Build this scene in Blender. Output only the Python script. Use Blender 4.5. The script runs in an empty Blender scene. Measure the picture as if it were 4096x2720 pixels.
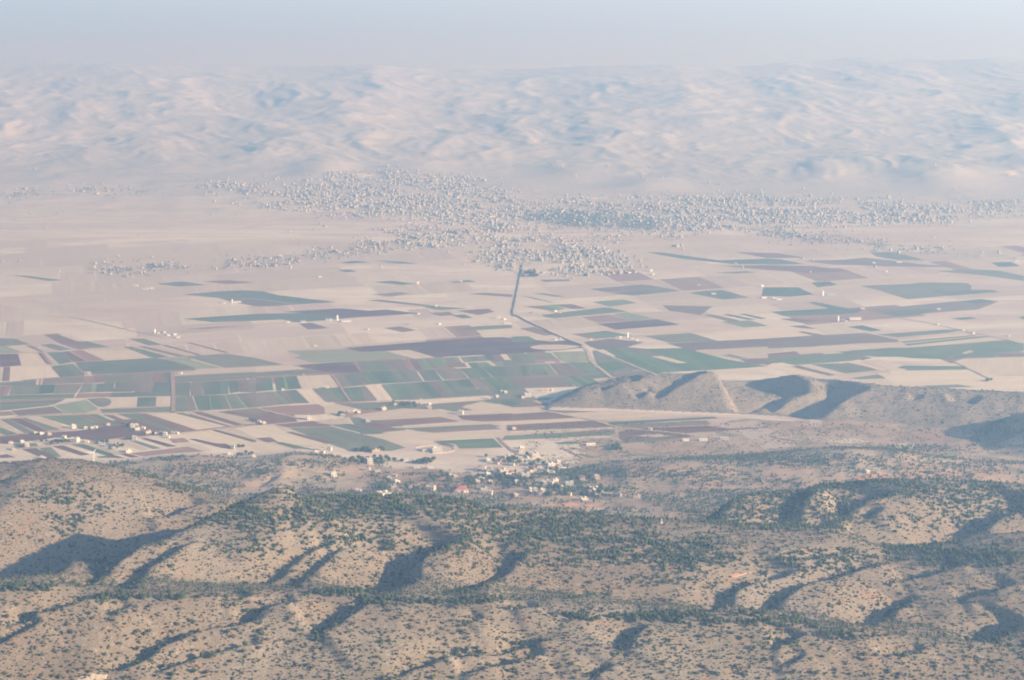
import bpy, math, random
import numpy as np
from mathutils import Vector, Matrix

SC = bpy.context.scene
COL = SC.collection
rng = np.random.default_rng(7)
random.seed(7)

# ------------------------------------------------------------------ camera, sky, sun, exposure
K = 0.62                            # depth unit: distances below are given in units of K metres along the view
FPX = 11614.0 * K                   # focal length in photograph pixels (4096 wide)
CAMZ = 800.0
PITCH = math.atan(1390.0 / FPX)     # the level horizon lies just above the upper edge of the frame
cam_data = bpy.data.cameras.new('camera')
cam_data.sensor_width = 36.0
cam_data.lens = 36.0 * FPX / 4096.0
cam_data.clip_start = 1.0
cam_data.clip_end = 300000.0
cam = bpy.data.objects.new('camera', cam_data)
cam.location = (0, 0, CAMZ)
cam.rotation_euler = (math.pi / 2 - PITCH, 0, 0)
COL.objects.link(cam)
SC.camera = cam

SUN_ELEV = math.radians(17.5)
SUN_AZ = math.radians(113.0)        # clockwise from +Y (view direction): from the right, a little behind the camera
world = bpy.data.worlds.new('World')
SC.world = world
world.use_nodes = True
wn = world.node_tree.nodes
sky = wn.new('ShaderNodeTexSky')
sky.sky_type = 'NISHITA'
sky.sun_disc = False
sky.sun_elevation = SUN_ELEV
sky.sun_rotation = SUN_AZ
sky.altitude = 2000
sky.air_density = 1.0
sky.dust_density = 0.2
sky.ozone_density = 3.0
world.node_tree.links.new(sky.outputs[0], wn['Background'].inputs[0])
wn['Background'].inputs[1].default_value = 0.092

sun_dir = Vector((math.sin(SUN_AZ) * math.cos(SUN_ELEV), math.cos(SUN_AZ) * math.cos(SUN_ELEV), math.sin(SUN_ELEV)))
sd = bpy.data.lights.new('sun', 'SUN')
sd.energy = 5.0
sd.angle = math.radians(0.5)
sd.color = (1.0, 0.92, 0.80)
sun = bpy.data.objects.new('sun', sd)
sun.rotation_euler = sun_dir.to_track_quat('Z', 'Y').to_euler()
sun.location = (2000, -1000, 2500)
COL.objects.link(sun)

SC.view_settings.view_transform = 'Standard'
SC.view_settings.look = 'None'
SC.view_settings.gamma = 1.0
SC.view_settings.exposure = 1.28
SC.view_settings.use_curve_mapping = False
SC.render.engine = 'CYCLES'
SC.cycles.max_bounces = 6
SC.cycles.volume_bounces = 0
SC.cycles.use_adaptive_sampling = False
SC.cycles.use_denoising = True
SC.cycles.filter_width = 1.9

# ------------------------------------------------------------------ helpers: noise, projection
_perm = np.random.default_rng(3).permutation(512).astype(np.int64)
_grad = np.stack([np.cos(np.arange(512) * 2.399963), np.sin(np.arange(512) * 2.399963)], 1)


def perlin(x, y):
    xi = np.floor(x).astype(np.int64); yi = np.floor(y).astype(np.int64)
    xf = x - xi; yf = y - yi
    u = xf * xf * xf * (xf * (xf * 6 - 15) + 10); v = yf * yf * yf * (yf * (yf * 6 - 15) + 10)

    def g(ix, iy, dx, dy):
        h = _perm[(_perm[ix & 511] + iy) & 511]
        return _grad[h, 0] * dx + _grad[h, 1] * dy
    a = g(xi, yi, xf, yf); b = g(xi + 1, yi, xf - 1, yf)
    c = g(xi, yi + 1, xf, yf - 1); d = g(xi + 1, yi + 1, xf - 1, yf - 1)
    return (a + u * (b - a)) * (1 - v) + (c + u * (d - c)) * v


def fbm(x, y, octs=4, gain=0.5):
    s = 0.0; a = 1.0
    for k in range(octs):
        s = s + a * perlin(x + 17.3 * k, y - 9.1 * k)
        x = x * 2.03; y = y * 2.03; a *= gain
    return s


def ridged(x, y, octs=4, gain=0.5):
    s = 0.0; a = 1.0
    for k in range(octs):
        s = s + a * (0.55 - np.abs(perlin(x + 31.7 * k, y + 5.3 * k)) * 1.6)
        x = x * 2.07; y = y * 2.07; a *= gain
    return s


def ridge_multi(x, y, octs=6):
    """branching ridges: each octave only roughens what the coarser one has raised"""
    s = 0.0; a = 1.0; w = 1.0
    for k in range(octs):
        n = 1.0 - np.abs(perlin(x + 13.1 * k, y + 7.7 * k)) * 2.1
        n = np.clip(n, 0, 1) ** 1.6
        s = s + a * n * w
        w = np.clip(n * 1.7, 0, 1)
        x = x * 2.09; y = y * 2.09; a *= 0.57
    return s


def smooth(a, b, x):
    t = np.clip((x - a) / (b - a), 0, 1)
    return t * t * (3 - 2 * t)


_sp, _cp = math.sin(PITCH), math.cos(PITCH)


def ray(px, py):
    """slope of the line of sight through a photograph pixel: (dx/dy, dz/dy)"""
    u = (np.asarray(px, float) - 2048) / FPX; v = (1360 - np.asarray(py, float)) / FPX
    fy = _cp + v * _sp
    return u / fy, (v * _cp - _sp) / fy


def project(x, y, z):
    """photograph pixel of a world point"""
    dz = z - CAMZ
    f = y * _cp - dz * _sp
    up = y * _sp + dz * _cp
    return 2048 + FPX * x / f, 1360 - FPX * up / f


def at_dist(px, py, d):
    a, b = ray(px, py)
    return a * d, np.asarray(d, float) + 0 * a, CAMZ + b * d


def on_plane(px, py, z=0.0):
    a, b = ray(px, py)
    d = (z - CAMZ) / b
    return a * d, d


# ------------------------------------------------------------------ terrain heights
def crest(pts):
    p = np.array(pts, float)
    x, y, z = at_dist(p[:, 0], p[:, 1], p[:, 2] * K)
    o = np.argsort(x)
    return x[o], y[o] / K, z[o]


CR_A = crest([(-700, 2330, 2500), (0, 2337, 2520), (155, 2341, 2520), (309, 2362, 2515), (433, 2390, 2500), (619, 2388, 2510), (900, 2380, 2530), (1237, 2358, 2545), (1400, 2369, 2540), (1473, 2395, 2525), (1609, 2377, 2530),
              (1764, 2393, 2525), (1950, 2393, 2525), (2042, 2420, 2515), (2166, 2424, 2510), (2321, 2424, 2510), (2568, 2458, 2490), (2853, 2462, 2490), (3043, 2483, 2480), (3234, 2524, 2450), (3424, 2521, 2450),
              (3550, 2540, 2445), (3740, 2568, 2430), (4096, 2597, 2420), (4800, 2600, 2420)])
CR_B = crest([(-400, 2480, 2500), (120, 2390, 2620), (260, 2345, 2690), (600, 2232, 2810), (900, 2112, 2950), (1200, 1997, 3085), (1400, 1990, 3090), (1600, 1992, 3085), (1800, 2010, 3080), (2000, 2045, 3075), (2300, 2062, 3070),
              (2640, 2085, 3060), (3000, 2110, 3040), (3300, 2132, 3020), (3450, 2172, 2990), (3560, 2205, 2970), (3720, 2195, 2960), (3900, 2165, 2960), (4096, 2150, 2960), (4700, 2130, 2960)])
CR_C = crest([(-700, 1900, 3480), (0, 1866, 3500), (150, 1850, 3500), (300, 1862, 3495), (450, 1893, 3480), (600, 1940, 3460), (750, 1985, 3430), (900, 2018, 3400), (1100, 2085, 3380), (1400, 2300, 3350)])
CR_D = crest([(2250, 2240, 3400), (2450, 2110, 3420), (2600, 2062, 3430), (2750, 2040, 3450), (3000, 1995, 3480), (3300, 1955, 3500), (3500, 1938, 3500), (3700, 1930, 3500), (3900, 1940, 3500), (4096, 1956, 3490), (4700, 2000, 3480)])
CR_E = crest([(1950, 1965, 4640), (2150, 1922, 4660), (2350, 1890, 4690), (2500, 1866, 4700), (2700, 1860, 4700), (2950, 1850, 4710), (3150, 1835, 4720), (3400, 1812, 4730), (3600, 1820, 4730), (3800, 1850, 4720), (4096, 1875, 4700), (4700, 1880, 4700)])
CR_L = crest([(-500, 1900, 4700), (300, 1890, 4720), (500, 1872, 4730), (600, 1860, 4740), (750, 1852, 4750), (900, 1862, 4750), (1050, 1848, 4770), (1150, 1838, 4780), (1300, 1850, 4780), (1500, 1885, 4770), (1700, 1930, 4750)])
CR_F = crest([(2200, 1622, 5570), (2270, 1582, 5600), (2330, 1552, 5620), (2420, 1530, 5640), (2500, 1508, 5650), (2620, 1498, 5650), (2800, 1490, 5650), (2950, 1499, 5640), (3080, 1499, 5630), (3270, 1505, 5600), (3400, 1530, 5570), (3550, 1548, 5530),
              (3800, 1560, 5480), (4096, 1576, 5440), (4800, 1600, 5400)])
CR_R = crest([(3780, 1775, 5120), (3900, 1752, 5130), (3960, 1722, 5130), (4020, 1690, 5140), (4096, 1664, 5140), (4500, 1600, 5150), (5000, 1600, 5150)])
CR_M = crest([(-1200, 262, 16400), (0, 262, 16400), (430, 258, 16300), (800, 262, 16500), (1100, 270, 16500), (1500, 262, 16300), (1800, 282, 16500), (2000, 280, 16500), (2350, 262, 16300), (2700, 258, 16200), (2950, 272, 16300),
              (3150, 250, 16500), (3450, 232, 16700), (3700, 242, 16600), (3950, 236, 16500), (4096, 240, 16500), (5300, 240, 16500)])


def slope_fall(t, s, r):
    return s * (np.sqrt(t * t + r * r) - r)


def hill(C, x, y, sf, sb, rf, rb, rough=0.0):
    yc = np.interp(x, C[0], C[1]); zc = np.interp(x, C[0], C[2])
    t = yc - y
    return zc - np.where(t > 0, slope_fall(t, sf, rf), slope_fall(t, sb, rb))


def smax(a, b, k):
    h = np.clip(0.5 + 0.5 * (a - b) / k, 0, 1)
    return b + (a - b) * h + k * h * (1 - h)


def height0(x, y):
    """large forms, without spurs and fine relief (y in depth units)"""
    z = np.zeros_like(x)
    # alluvial fan below the far range
    w_left = smooth(900, -1200, x)
    z = z + smooth(9600, 13500, y) * (50 + 30 * w_left)
    z = z + (fbm(x / 420, y / 420, 3) * 9 + fbm(x / 130, y / 300, 2) * 2.5) * smooth(9500, 11200, y) * (0.35 + 0.65 * w_left)
    # far range
    zc = np.interp(x, CR_M[0], CR_M[2]); yc = np.interp(x, CR_M[0], CR_M[1])
    foot = np.interp(x, [-3000, -1500, -700, 0, 500, 1500, 3000], [12300, 12200, 12100, 12350, 11800, 11500, 11400])
    s = np.clip((y - foot) / (yc - foot), 0, 1.0)
    prof = s ** 1.35 * (1.15 - 0.15 * s)
    a = 0.40
    xr = x * math.cos(a) + y * math.sin(a); yr = -x * math.sin(a) + y * math.cos(a)
    wob = perlin(x / 900 + 3, y / 900) * 220
    wob2 = perlin(x / 260 + 8, y / 260 + 1) * 60
    rid = ridge_multi((xr + wob + wob2) / 820, (yr + wob * 1.5 - wob2) / 1750, 6)
    amp = np.clip(s * 7.0, 0, 1) * np.clip((1.0 - s) * 4.0 + 0.20, 0, 1)
    m = prof * (zc - z) + amp * (rid * 25 - 15) * smooth(0, 0.05, s)
    beyond = np.clip(y - yc, 0, None)
    m = np.where(y > yc, (zc - z) - beyond * 0.3 + perlin(x / 600, y / 600) * 10 * np.clip(beyond / 400, 0, 1), m)
    m = np.where(y > yc, np.maximum(m, -z + 20), m)
    z = z + np.where(y > foot, m, 0)
    # low rises at the foot of the range behind the town
    for mx, my, mh, ma, mb in ((-800, 12250, 34, 130, 330), (-420, 12350, 22, 160, 300), (560, 11750, 20, 130, 300), (1750, 11900, 40, 160, 350), (-1500, 12300, 18, 200, 300), (250, 12200, 16, 150, 260)):
        z = z + mh * np.exp(-((x - mx) / ma) ** 2 - ((y - my) / mb) ** 2)
    # rocky hill in the plain
    F = hill(CR_F, x, y, 0.34, 0.22, 60, 90)
    wf = np.interp(x, [CR_F[0][0], CR_F[0][3], CR_F[0][6], CR_F[0][9], CR_F[0][-1]], [0.55, 0.5, 0.4, 0.27, 0.2])
    ycF = np.interp(x, CR_F[0], CR_F[1]); zcF = np.interp(x, CR_F[0], CR_F[2])
    t = ycF - y
    F = zcF - np.where(t > 0, slope_fall(t, wf, 45), slope_fall(t, 0.24, 70))
    F = np.where(x < CR_F[0][0], -30, F)
    near = y < 6400
    z = np.where(near, smax(z, F, 14.0), z)
    R = hill(CR_R, x, y, 0.22, 0.25, 60, 60)
    R = np.where(x < CR_R[0][0], -30, R)
    z = np.where(near, smax(z, R, 9.0), z)
    # low wooded hills around the village
    und = (fbm(x / 260 + 5, y / 200, 3) * 9 + 2) * smooth(4980, 4700, y)
    low = smooth(4900, 3700, y) * 45 + und
    z = np.where(y < 5000, np.maximum(z, 0) + np.maximum(low, 0) * smooth(5000, 4860, y), z)
    E = hill(CR_E, x, y, 0.13, 0.16, 80, 80)
    L = hill(CR_L, x, y, 0.10, 0.14, 80, 80)
    z = np.where(y < 5200, smax(smax(z, np.where(x < CR_E[0][0], -30, E), 8.0), np.where(x > CR_L[0][-1], -30, L), 8.0), z)
    # foothills
    C = hill(CR_C, x, y, 0.095, 0.30, 150, 120)
    D = hill(CR_D, x, y, 0.20, 0.30, 110, 90)
    B = hill(CR_B, x, y, 0.13, 0.36, 130, 60)
    A = hill(CR_A, x, y, 0.17, 0.20, 60, 40)
    A = np.where(y < 2300, np.maximum(A, 215 + (2300 - y) * 0.02), A)
    for H, k in ((C, 10), (D, 10), (B, 8), (A, 6)):
        z = np.where(y < 4500, smax(z, H, k), z)
    z = z + fbm(x / 190, y / 190, 2) * 3.5 * smooth(4300, 3600, y)
    # the mountain the camera stands on
    z0 = 792 - 0.5 * np.clip(y, -3000, None) + fbm(x / 300, y / 300, 3) * 14 * smooth(60, 700, np.abs(y) + np.abs(x))
    z = np.where(y < 1700, smax(z, z0, 20), z)
    return z


# terrain sheet: rows across the view, columns fanning out from behind the camera
APEX = 800.0
ys = np.concatenate([np.linspace(-700, 1900, 66)[:-1], np.arange(1900, 2240, 12), np.arange(2240, 3620, 3.0), np.arange(3620, 4300, 14), np.arange(4300, 5000, 6.0), np.arange(5000, 5760, 5.0), np.arange(5760, 6300, 20),
                     np.arange(6300, 9500, 60), np.arange(9500, 11600, 22), np.arange(11600, 16900, 14.0), np.geomspace(16900, 150000, 46)])
uc = np.linspace(-0.215, 0.215, 461)
un = 0.215 + np.geomspace(0.004, 1.6, 22)
us = np.concatenate([-un[::-1], uc, un])
NY, NU = len(ys), len(us)
GX = us[None, :] * (ys[:, None] + APEX)
GD = np.repeat(ys[:, None], NU, 1)          # depth units
GY = GD * K
GZ = height0(GX, GD)


def ground(x, y):
    x = np.asarray(x, float); y = np.asarray(y, float) / K
    fi = np.interp(y, ys, np.arange(NY)); fj = np.interp(x / (y + APEX), us, np.arange(NU))
    i = np.clip(fi.astype(int), 0, NY - 2); j = np.clip(fj.astype(int), 0, NU - 2)
    a = fi - i; b = fj - j
    return (GZ[i, j] * (1 - a) * (1 - b) + GZ[i + 1, j] * a * (1 - b) + GZ[i, j + 1] * (1 - a) * b + GZ[i + 1, j + 1] * a * b)


def land(px, py, dmin=2000.0, dmax=17000.0):
    """first point where the line of sight through a photograph pixel meets the ground"""
    a, b = ray(np.atleast_1d(px), np.atleast_1d(py))
    n = len(a)
    D = np.concatenate([np.arange(dmin, 6000, 8.0), np.geomspace(6000, 17500, 500)])
    D = D[D <= dmax] * K
    hit = np.full(n, dmax * K); done = np.zeros(n, bool)
    prev = np.full(n, D[0])
    for d in D:
        under = (CAMZ + b * d) <= ground(a * d, np.full(n, d))
        new = under & ~done
        hit[new] = (d + prev[new]) / 2
        done |= under
        prev[:] = d
        if done.all():
            break
    return a * hit, hit, ground(a * hit, hit)


Z1 = lambda pts: [(x * .6186, 1750 + y * .6186) for x, y in pts]
Z2 = lambda pts: [(1300 + x * .6186, 1750 + y * .6186) for x, y in pts]
Z3 = lambda pts: [(2600 + x * .6336, 1900 + y * .6336) for x, y in pts]
TS = 1024 / 2361.0
TILE = {'A1': (0, 1400), 'A2': (1024, 1400), 'A3': (2048, 1400), 'A4': (3072, 1400), 'B1': (0, 1000), 'B2': (1024, 1000), 'B3': (2048, 1000), 'B4': (3072, 1000)}


def tile(k, pts):
    ox, oy = TILE[k]
    return [(ox + x * TS, oy + y * TS) for x, y in pts]


# spurs: (line of the spur's crest as photograph pixels, height, farthest distance)
SPURS = [
    (Z1([(250, 950), (450, 890), (650, 800), (900, 690), (1150, 600), (1400, 530), (1640, 500), (1900, 440), (2000, 420)]), 32, 3070),
    (Z1([(600, 985), (720, 890), (900, 800), (1080, 700)]), 11, 3070),
    (Z1([(870, 1005), (960, 940), (1050, 880), (1160, 810), (1340, 735)]), 11, 3070),
    (Z1([(1750, 950), (1870, 880), (1990, 770), (2230, 640)]), 9, 3070),
    (Z1([(1900, 970), (2050, 860), (2200, 760), (2350, 690), (2560, 670)]), 9, 3070),
    (Z1([(1440, 1060), (1520, 1040), (1650, 1015)]), 6, 2640),
    (Z1([(1600, 1170), (1700, 1110), (1820, 1080), (1930, 1060)]), 7, 2520),
    (Z1([(-150, 1260), (0, 1225), (150, 1190), (300, 1150), (450, 1100), (700, 1045)]), 8, 2510),
    (Z1([(700, 1165), (780, 1145), (880, 1110)]), 6, 2510),
    (Z1([(-100, 1400), (0, 1365), (100, 1310), (250, 1240), (300, 1225)]), 8, 2510),
    (Z1([(700, 1568), (900, 1470), (1050, 1380), (1150, 1330), (1350, 1270), (1550, 1230), (1800, 1185)]), 11, 2520),
    (Z1([(1000, 1568), (1150, 1510), (1350, 1440), (1550, 1390), (1720, 1355)]), 6, 2520),
    (Z2([(560, 1010), (620, 900), (680, 810), (780, 750), (860, 715), (960, 670)]), 20, 3060),
    (Z2([(-60, 1300), (60, 1260), (150, 1220), (230, 1140), (300, 1060)]), 13, 2530),
    (Z2([(980, 1020), (1100, 980), (1220, 900), (1290, 790), (1340, 740)]), 10, 3060),
    (Z2([(930, 1220), (980, 1190), (1040, 1165)]), 5, 2520),
    (Z2([(1210, 1130), (1320, 1120), (1400, 1100)]), 6, 2515),
    (Z2([(420, 1568), (600, 1510), (750, 1450), (900, 1400), (1100, 1385), (1300, 1340), (1540, 1305)]), 6, 2520),
    (Z2([(850, 1568), (1000, 1545), (1200, 1490), (1330, 1450), (1450, 1425)]), 9, 2520),
    (Z2([(1940, 1390), (2010, 1350), (2040, 1270), (2120, 1210)]), 9, 2520),
    (Z2([(1740, 1568), (1800, 1530), (1900, 1470)]), 7, 2520),
    (Z2([(1950, 800), (2050, 780), (2150, 740)]), 4, 3050),
    (Z2([(1650, 1050), (1700, 1030), (1730, 980)]), 3, 3000),
    (Z3([(380, 880), (490, 850), (530, 760), (650, 690), (830, 640), (950, 590)]), 10, 3000),
    (Z3([(730, 910), (830, 880), (860, 800), (950, 740), (1150, 680), (1350, 610), (1520, 575)]), 10, 3000),
    (Z3([(1420, 970), (1520, 930), (1640, 840), (1700, 770)]), 13, 2960),
    (Z3([(1570, 690), (1700, 680), (1850, 620), (2030, 575)]), 8, 2960),
    (Z3([(760, 1100), (880, 1090), (950, 1040), (1030, 1015)]), 9, 2480),
    (Z3([(860, 1240), (930, 1210), (1010, 1160)]), 5, 2480),
    (Z3([(1490, 1175), (1600, 1145), (1770, 1115)]), 5, 2440),
    (Z3([(1950, 810), (2150, 760), (2361, 690)]), 8, 2930),
    (Z3([(2170, 1070), (2300, 1030), (2361, 970), (2420, 930)]), 13, 2920),
    (Z3([(850, 555), (1000, 540), (1200, 500), (1300, 495)]), 5, 3000),
    (Z3([(330, 300), (500, 250), (700, 170), (900, 130), (1150, 95)]), 52, 3480),
    (Z3([(840, 330), (970, 320), (1020, 230), (1080, 170), (1180, 100)]), 18, 3480),
    (Z3([(1150, 375), (1230, 290), (1350, 230), (1480, 170), (1600, 100)]), 16, 3480),
    (Z3([(1390, 340), (1440, 300), (1490, 250)]), 9, 3480),
    (Z3([(2000, 420), (2150, 330), (2361, 250), (2500, 220)]), 19, 3400),
    (Z1([(40, 280), (110, 270), (190, 230)]), 6, 3480),
    (Z1([(510, 310), (580, 300), (640, 275)]), 6, 3450),
    (Z1([(940, 500), (1100, 500), (1250, 460), (1400, 420)]), 12, 3400),
    (Z1([(980, 650), (1200, 590), (1400, 545), (1650, 490), (1980, 400)]), 18, 3080),
    (tile('A3', [(1180, 470), (1260, 400), (1330, 330)]), 8, 5640),
    (tile('A3', [(1330, 490), (1430, 430), (1520, 340), (1700, 250), (1830, 205)]), 11, 5640),
    (tile('A3', [(820, 380), (1000, 310), (1230, 240)]), 8, 5640),
    (tile('A4', [(-330, 570), (-100, 520), (100, 420), (250, 340), (480, 255)]), 30, 5625),
    (tile('A4', [(-220, 625), (-50, 570), (60, 500)]), 10, 5600),
    (tile('A4', [(30, 620), (200, 540), (400, 470), (600, 400), (830, 340)]), 13, 5590),
    (tile('A4', [(380, 690), (530, 620), (680, 520), (800, 430), (980, 345)]), 20, 5580),
    (tile('A4', [(560, 715), (620, 690), (640, 650)]), 7, 5400),
    (tile('A4', [(1340, 470), (1420, 450), (1440, 420)]), 5, 5540),
    (tile('A4', [(1700, 490), (1780, 460), (1830, 430)]), 6, 5500),
    (tile('A4', [(1890, 520), (1960, 470), (1970, 410)]), 8, 5490),
    (tile('A4', [(1400, 825), (1480, 815), (1550, 775)]), 6, 5200),
    (Z2([(1030, 470), (1150, 470), (1330, 430)]), 6, 4600),
    (Z2([(1680, 505), (1780, 480), (1900, 450)]), 6, 4500),
    (Z1([(1680, 330), (1760, 290), (1830, 240)]), 6, 4740),
]


def add_spur(z, z0, pts, h, dmax, x, y):
    P = np.array(pts)
    lx, ly, _ = land(P[:, 0], P[:, 1], dmax=dmax)
    t = np.linspace(0, len(lx) - 1, (len(lx) - 1) * 6 + 1)          # denser, rounded line
    lx2 = np.interp(t, np.arange(len(lx)), lx); ly2 = np.interp(t, np.arange(len(ly)), ly)
    k = np.ones(5) / 5
    if len(lx2) > 9:
        lx2[2:-2] = np.convolve(lx2, k, 'valid'); ly2[2:-2] = np.convolve(ly2, k, 'valid')
    w = 1.05 * h; L = 7.0 * h; G = 4.5 * h
    m = (x > lx2.min() - w - G) & (x < lx2.max() + L) & (y > ly2.min() - L) & (y < ly2.max() + L)
    xx, yy = x[m], y[m]
    if xx.size == 0:
        return
    wob = perlin(xx / (h * 3.0), yy / (h * 3.0)) * h * 0.45
    best = np.full(xx.shape, 1e9); side = np.zeros(xx.shape); along = np.zeros(xx.shape)
    n = len(lx2) - 1
    for i in range(n):
        ax, ay, bx, by = lx2[i], ly2[i], lx2[i + 1], ly2[i + 1]
        dx, dy = bx - ax, by - ay
        q = np.clip(((xx - ax) * dx + (yy - ay) * dy) / (dx * dx + dy * dy + 1e-9), 0, 1)
        ex, ey = xx - ax - q * dx, yy - ay - q * dy
        dd = np.hypot(ex, ey)
        better = dd < best
        best = np.where(better, dd, best)
        s = np.where(dx * ey - dy * ex > 0, -1.0, 1.0)
        if ly2[-1] < ly2[0]:
            s = -s
        side = np.where(better, s, side)
        along = np.where(better, (i + q) / n, along)
    t = best * side + wob
    fade = smooth(0.0, 0.14, along) * smooth(1.0, 0.86, along)
    hh = h * fade * smooth(1.0, 16.0, z0[m])
    wall = np.clip((t + w) / w, 0, 1)                     # 0 in the gully floor, 1 on the spur's crest
    up = np.where(t < 0, wall, 1 - smooth(0, L, t))
    down = np.where(t < 0, np.where(t > -w, 1 - wall, smooth(-w - G, -w, t)), 0)
    raised = 0.35 if dmax < 5000 else 0.08             # the bare hill in the plain is cut by gullies only
    z[m] += hh * (raised * up - (1 - raised) * down)


base_grid = GZ.copy()
_new = GZ.copy()
for pts, h, dmax in SPURS:
    add_spur(_new, base_grid, pts, h * (1.6 if dmax > 5300 else 1.25 if h > 19 else 1.12), dmax, GX, GY)
GZ[:] = _new
# fine relief on hills only
hilly = smooth(3.0, 14.0, base_grid)
GZ += hilly * np.where(GD < 6300, (fbm(GX / 46, GY / 46, 3) * 1.3 + fbm(GX / 14, GY / 14, 2) * 0.45) * np.where(GD > 5040, 1.9, 1.0), 0)

# ------------------------------------------------------------------ materials
def new_mat(name, rough=0.9):
    m = bpy.data.materials.new(name)
    m.use_nodes = True
    nt = m.node_tree
    b = nt.nodes['Principled BSDF']
    b.inputs['Roughness'].default_value = rough
    b.inputs['Specular IOR Level'].default_value = 0.15
    return m, nt, b


def nd(nt, kind, **kw):
    n = nt.nodes.new(kind)
    for k, v in kw.items():
        if isinstance(k, str) and hasattr(n, k):
            setattr(n, k, v)
    return n


def noise(nt, vec, scale, detail=4.0, rough=0.55):
    n = nt.nodes.new('ShaderNodeTexNoise')
    n.inputs['Scale'].default_value = scale
    n.inputs['Detail'].default_value = detail
    n.inputs['Roughness'].default_value = rough
    nt.links.new(vec, n.inputs['Vector'])
    return n.outputs['Fac']


def ramp(nt, fac, stops):
    r = nt.nodes.new('ShaderNodeValToRGB')
    el = r.color_ramp.elements
    while len(el) < len(stops):
        el.new(0.5)
    for e, (p, c) in zip(el, stops):
        e.position = p
        e.color = (*c, 1) if len(c) == 3 else c
    nt.links.new(fac, r.inputs['Fac'])
    return r.outputs['Color']


def mix(nt, fac, a, b, mode='MIX'):
    m = nt.nodes.new('ShaderNodeMix')
    m.data_type = 'RGBA'
    m.blend_type = mode
    for sock, v in ((m.inputs['Factor'], fac), (m.inputs['A'], a), (m.inputs['B'], b)):
        if isinstance(v, bpy.types.NodeSocket):
            nt.links.new(v, sock)
        elif isinstance(v, (int, float)):
            sock.default_value = v
        else:
            sock.default_value = (*v, 1)
    return m.outputs['Result']


def position(nt, scale=(1, 1, 1), rotz=0.0):
    g = nt.nodes.new('ShaderNodeNewGeometry')
    mp = nt.nodes.new('ShaderNodeMapping')
    mp.inputs['Scale'].default_value = scale
    mp.inputs['Rotation'].default_value = (0, 0, rotz)
    nt.links.new(g.outputs['Position'], mp.inputs['Vector'])
    return mp.outputs['Vector']


def plain(name, color, rough=0.9, var=0.12, scale=0.6):
    m, nt, b = new_mat(name, rough)
    tc = nt.nodes.new('ShaderNodeTexCoord')
    f = noise(nt, tc.outputs['Object'], scale, 3)
    lo = tuple(c * (1 - var) for c in color); hi = tuple(min(1, c * (1 + var)) for c in color)
    nt.links.new(ramp(nt, f, [(0.3, lo), (0.7, hi)]), b.inputs['Base Color'])
    return m


def hill_material():
    m, nt, b = new_mat('scrub_soil_and_limestone', 0.95)
    p = position(nt)
    big = noise(nt, p, 0.006, 4); mid = noise(nt, p, 0.035, 5); fine = noise(nt, p, 0.22, 4, 0.65); tiny = noise(nt, p, 0.7, 2)
    soil = ramp(nt, big, [(0.35, (0.25, 0.180, 0.116)), (0.52, (0.28, 0.212, 0.142)), (0.68, (0.31, 0.247, 0.176))])
    orange = mix(nt, ramp(nt, mid, [(0.60, (0, 0, 0)), (0.74, (1, 1, 1))]), soil, (0.36, 0.215, 0.125))
    rock = mix(nt, ramp(nt, fine, [(0.56, (0, 0, 0)), (0.68, (0.75, 0.75, 0.75))]), orange, (0.40, 0.35, 0.285))
    scrub = mix(nt, ramp(nt, tiny, [(0.48, (0, 0, 0)), (0.62, (0.75, 0.75, 0.75))]), rock, (0.155, 0.13, 0.095))
    nt.links.new(scrub, b.inputs['Base Color'])
    bp = nt.nodes.new('ShaderNodeBump')
    bp.inputs['Strength'].default_value = 0.5
    bp.inputs['Distance'].default_value = 0.8
    nt.links.new(fine, bp.inputs['Height'])
    nt.links.new(bp.outputs['Normal'], b.inputs['Normal'])
    return m


def wooded_material():
    m, nt, b = new_mat('low_hill_soil', 0.95)
    p = position(nt)
    big = noise(nt, p, 0.006, 4); mid = noise(nt, p, 0.02, 5); fine = noise(nt, p, 0.12, 4, 0.65)
    soil = ramp(nt, big, [(0.32, (0.33, 0.21, 0.15)), (0.5, (0.42, 0.30, 0.21)), (0.66, (0.44, 0.35, 0.25))])
    dry = mix(nt, ramp(nt, mid, [(0.5, (0, 0, 0)), (0.62, (0.8, 0.8, 0.8))]), soil, (0.22, 0.19, 0.13))
    rock = mix(nt, ramp(nt, fine, [(0.60, (0, 0, 0)), (0.72, (0.7, 0.7, 0.7))]), dry, (0.47, 0.41, 0.33))
    nt.links.new(rock, b.inputs['Base Color'])
    return m


def rocky_material():
    m, nt, b = new_mat('bare_rocky_slope', 0.95)
    p = position(nt)
    big = noise(nt, p, 0.007, 4); mid = noise(nt, p, 0.03, 5, 0.65); fine = noise(nt, p, 0.12, 4, 0.7)
    tiny = noise(nt, p, 0.35, 3, 0.7)
    c = ramp(nt, big, [(0.35, (0.25, 0.205, 0.16)), (0.65, (0.33, 0.265, 0.205))])
    c = mix(nt, ramp(nt, mid, [(0.52, (0, 0, 0)), (0.66, (0.75, 0.75, 0.75))]), c, (0.19, 0.17, 0.125))
    c = mix(nt, ramp(nt, fine, [(0.60, (0, 0, 0)), (0.72, (0.7, 0.7, 0.7))]), c, (0.44, 0.37, 0.29))
    c = mix(nt, ramp(nt, tiny, [(0.50, (0, 0, 0)), (0.60, (0.8, 0.8, 0.8))]), c, (0.11, 0.11, 0.08))
    nt.links.new(c, b.inputs['Base Color'])
    bp = nt.nodes.new('ShaderNodeBump'); bp.inputs['Strength'].default_value = 0.6; bp.inputs['Distance'].default_value = 2.0
    nt.links.new(mid, bp.inputs['Height']); nt.links.new(bp.outputs['Normal'], b.inputs['Normal'])
    return m


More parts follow.
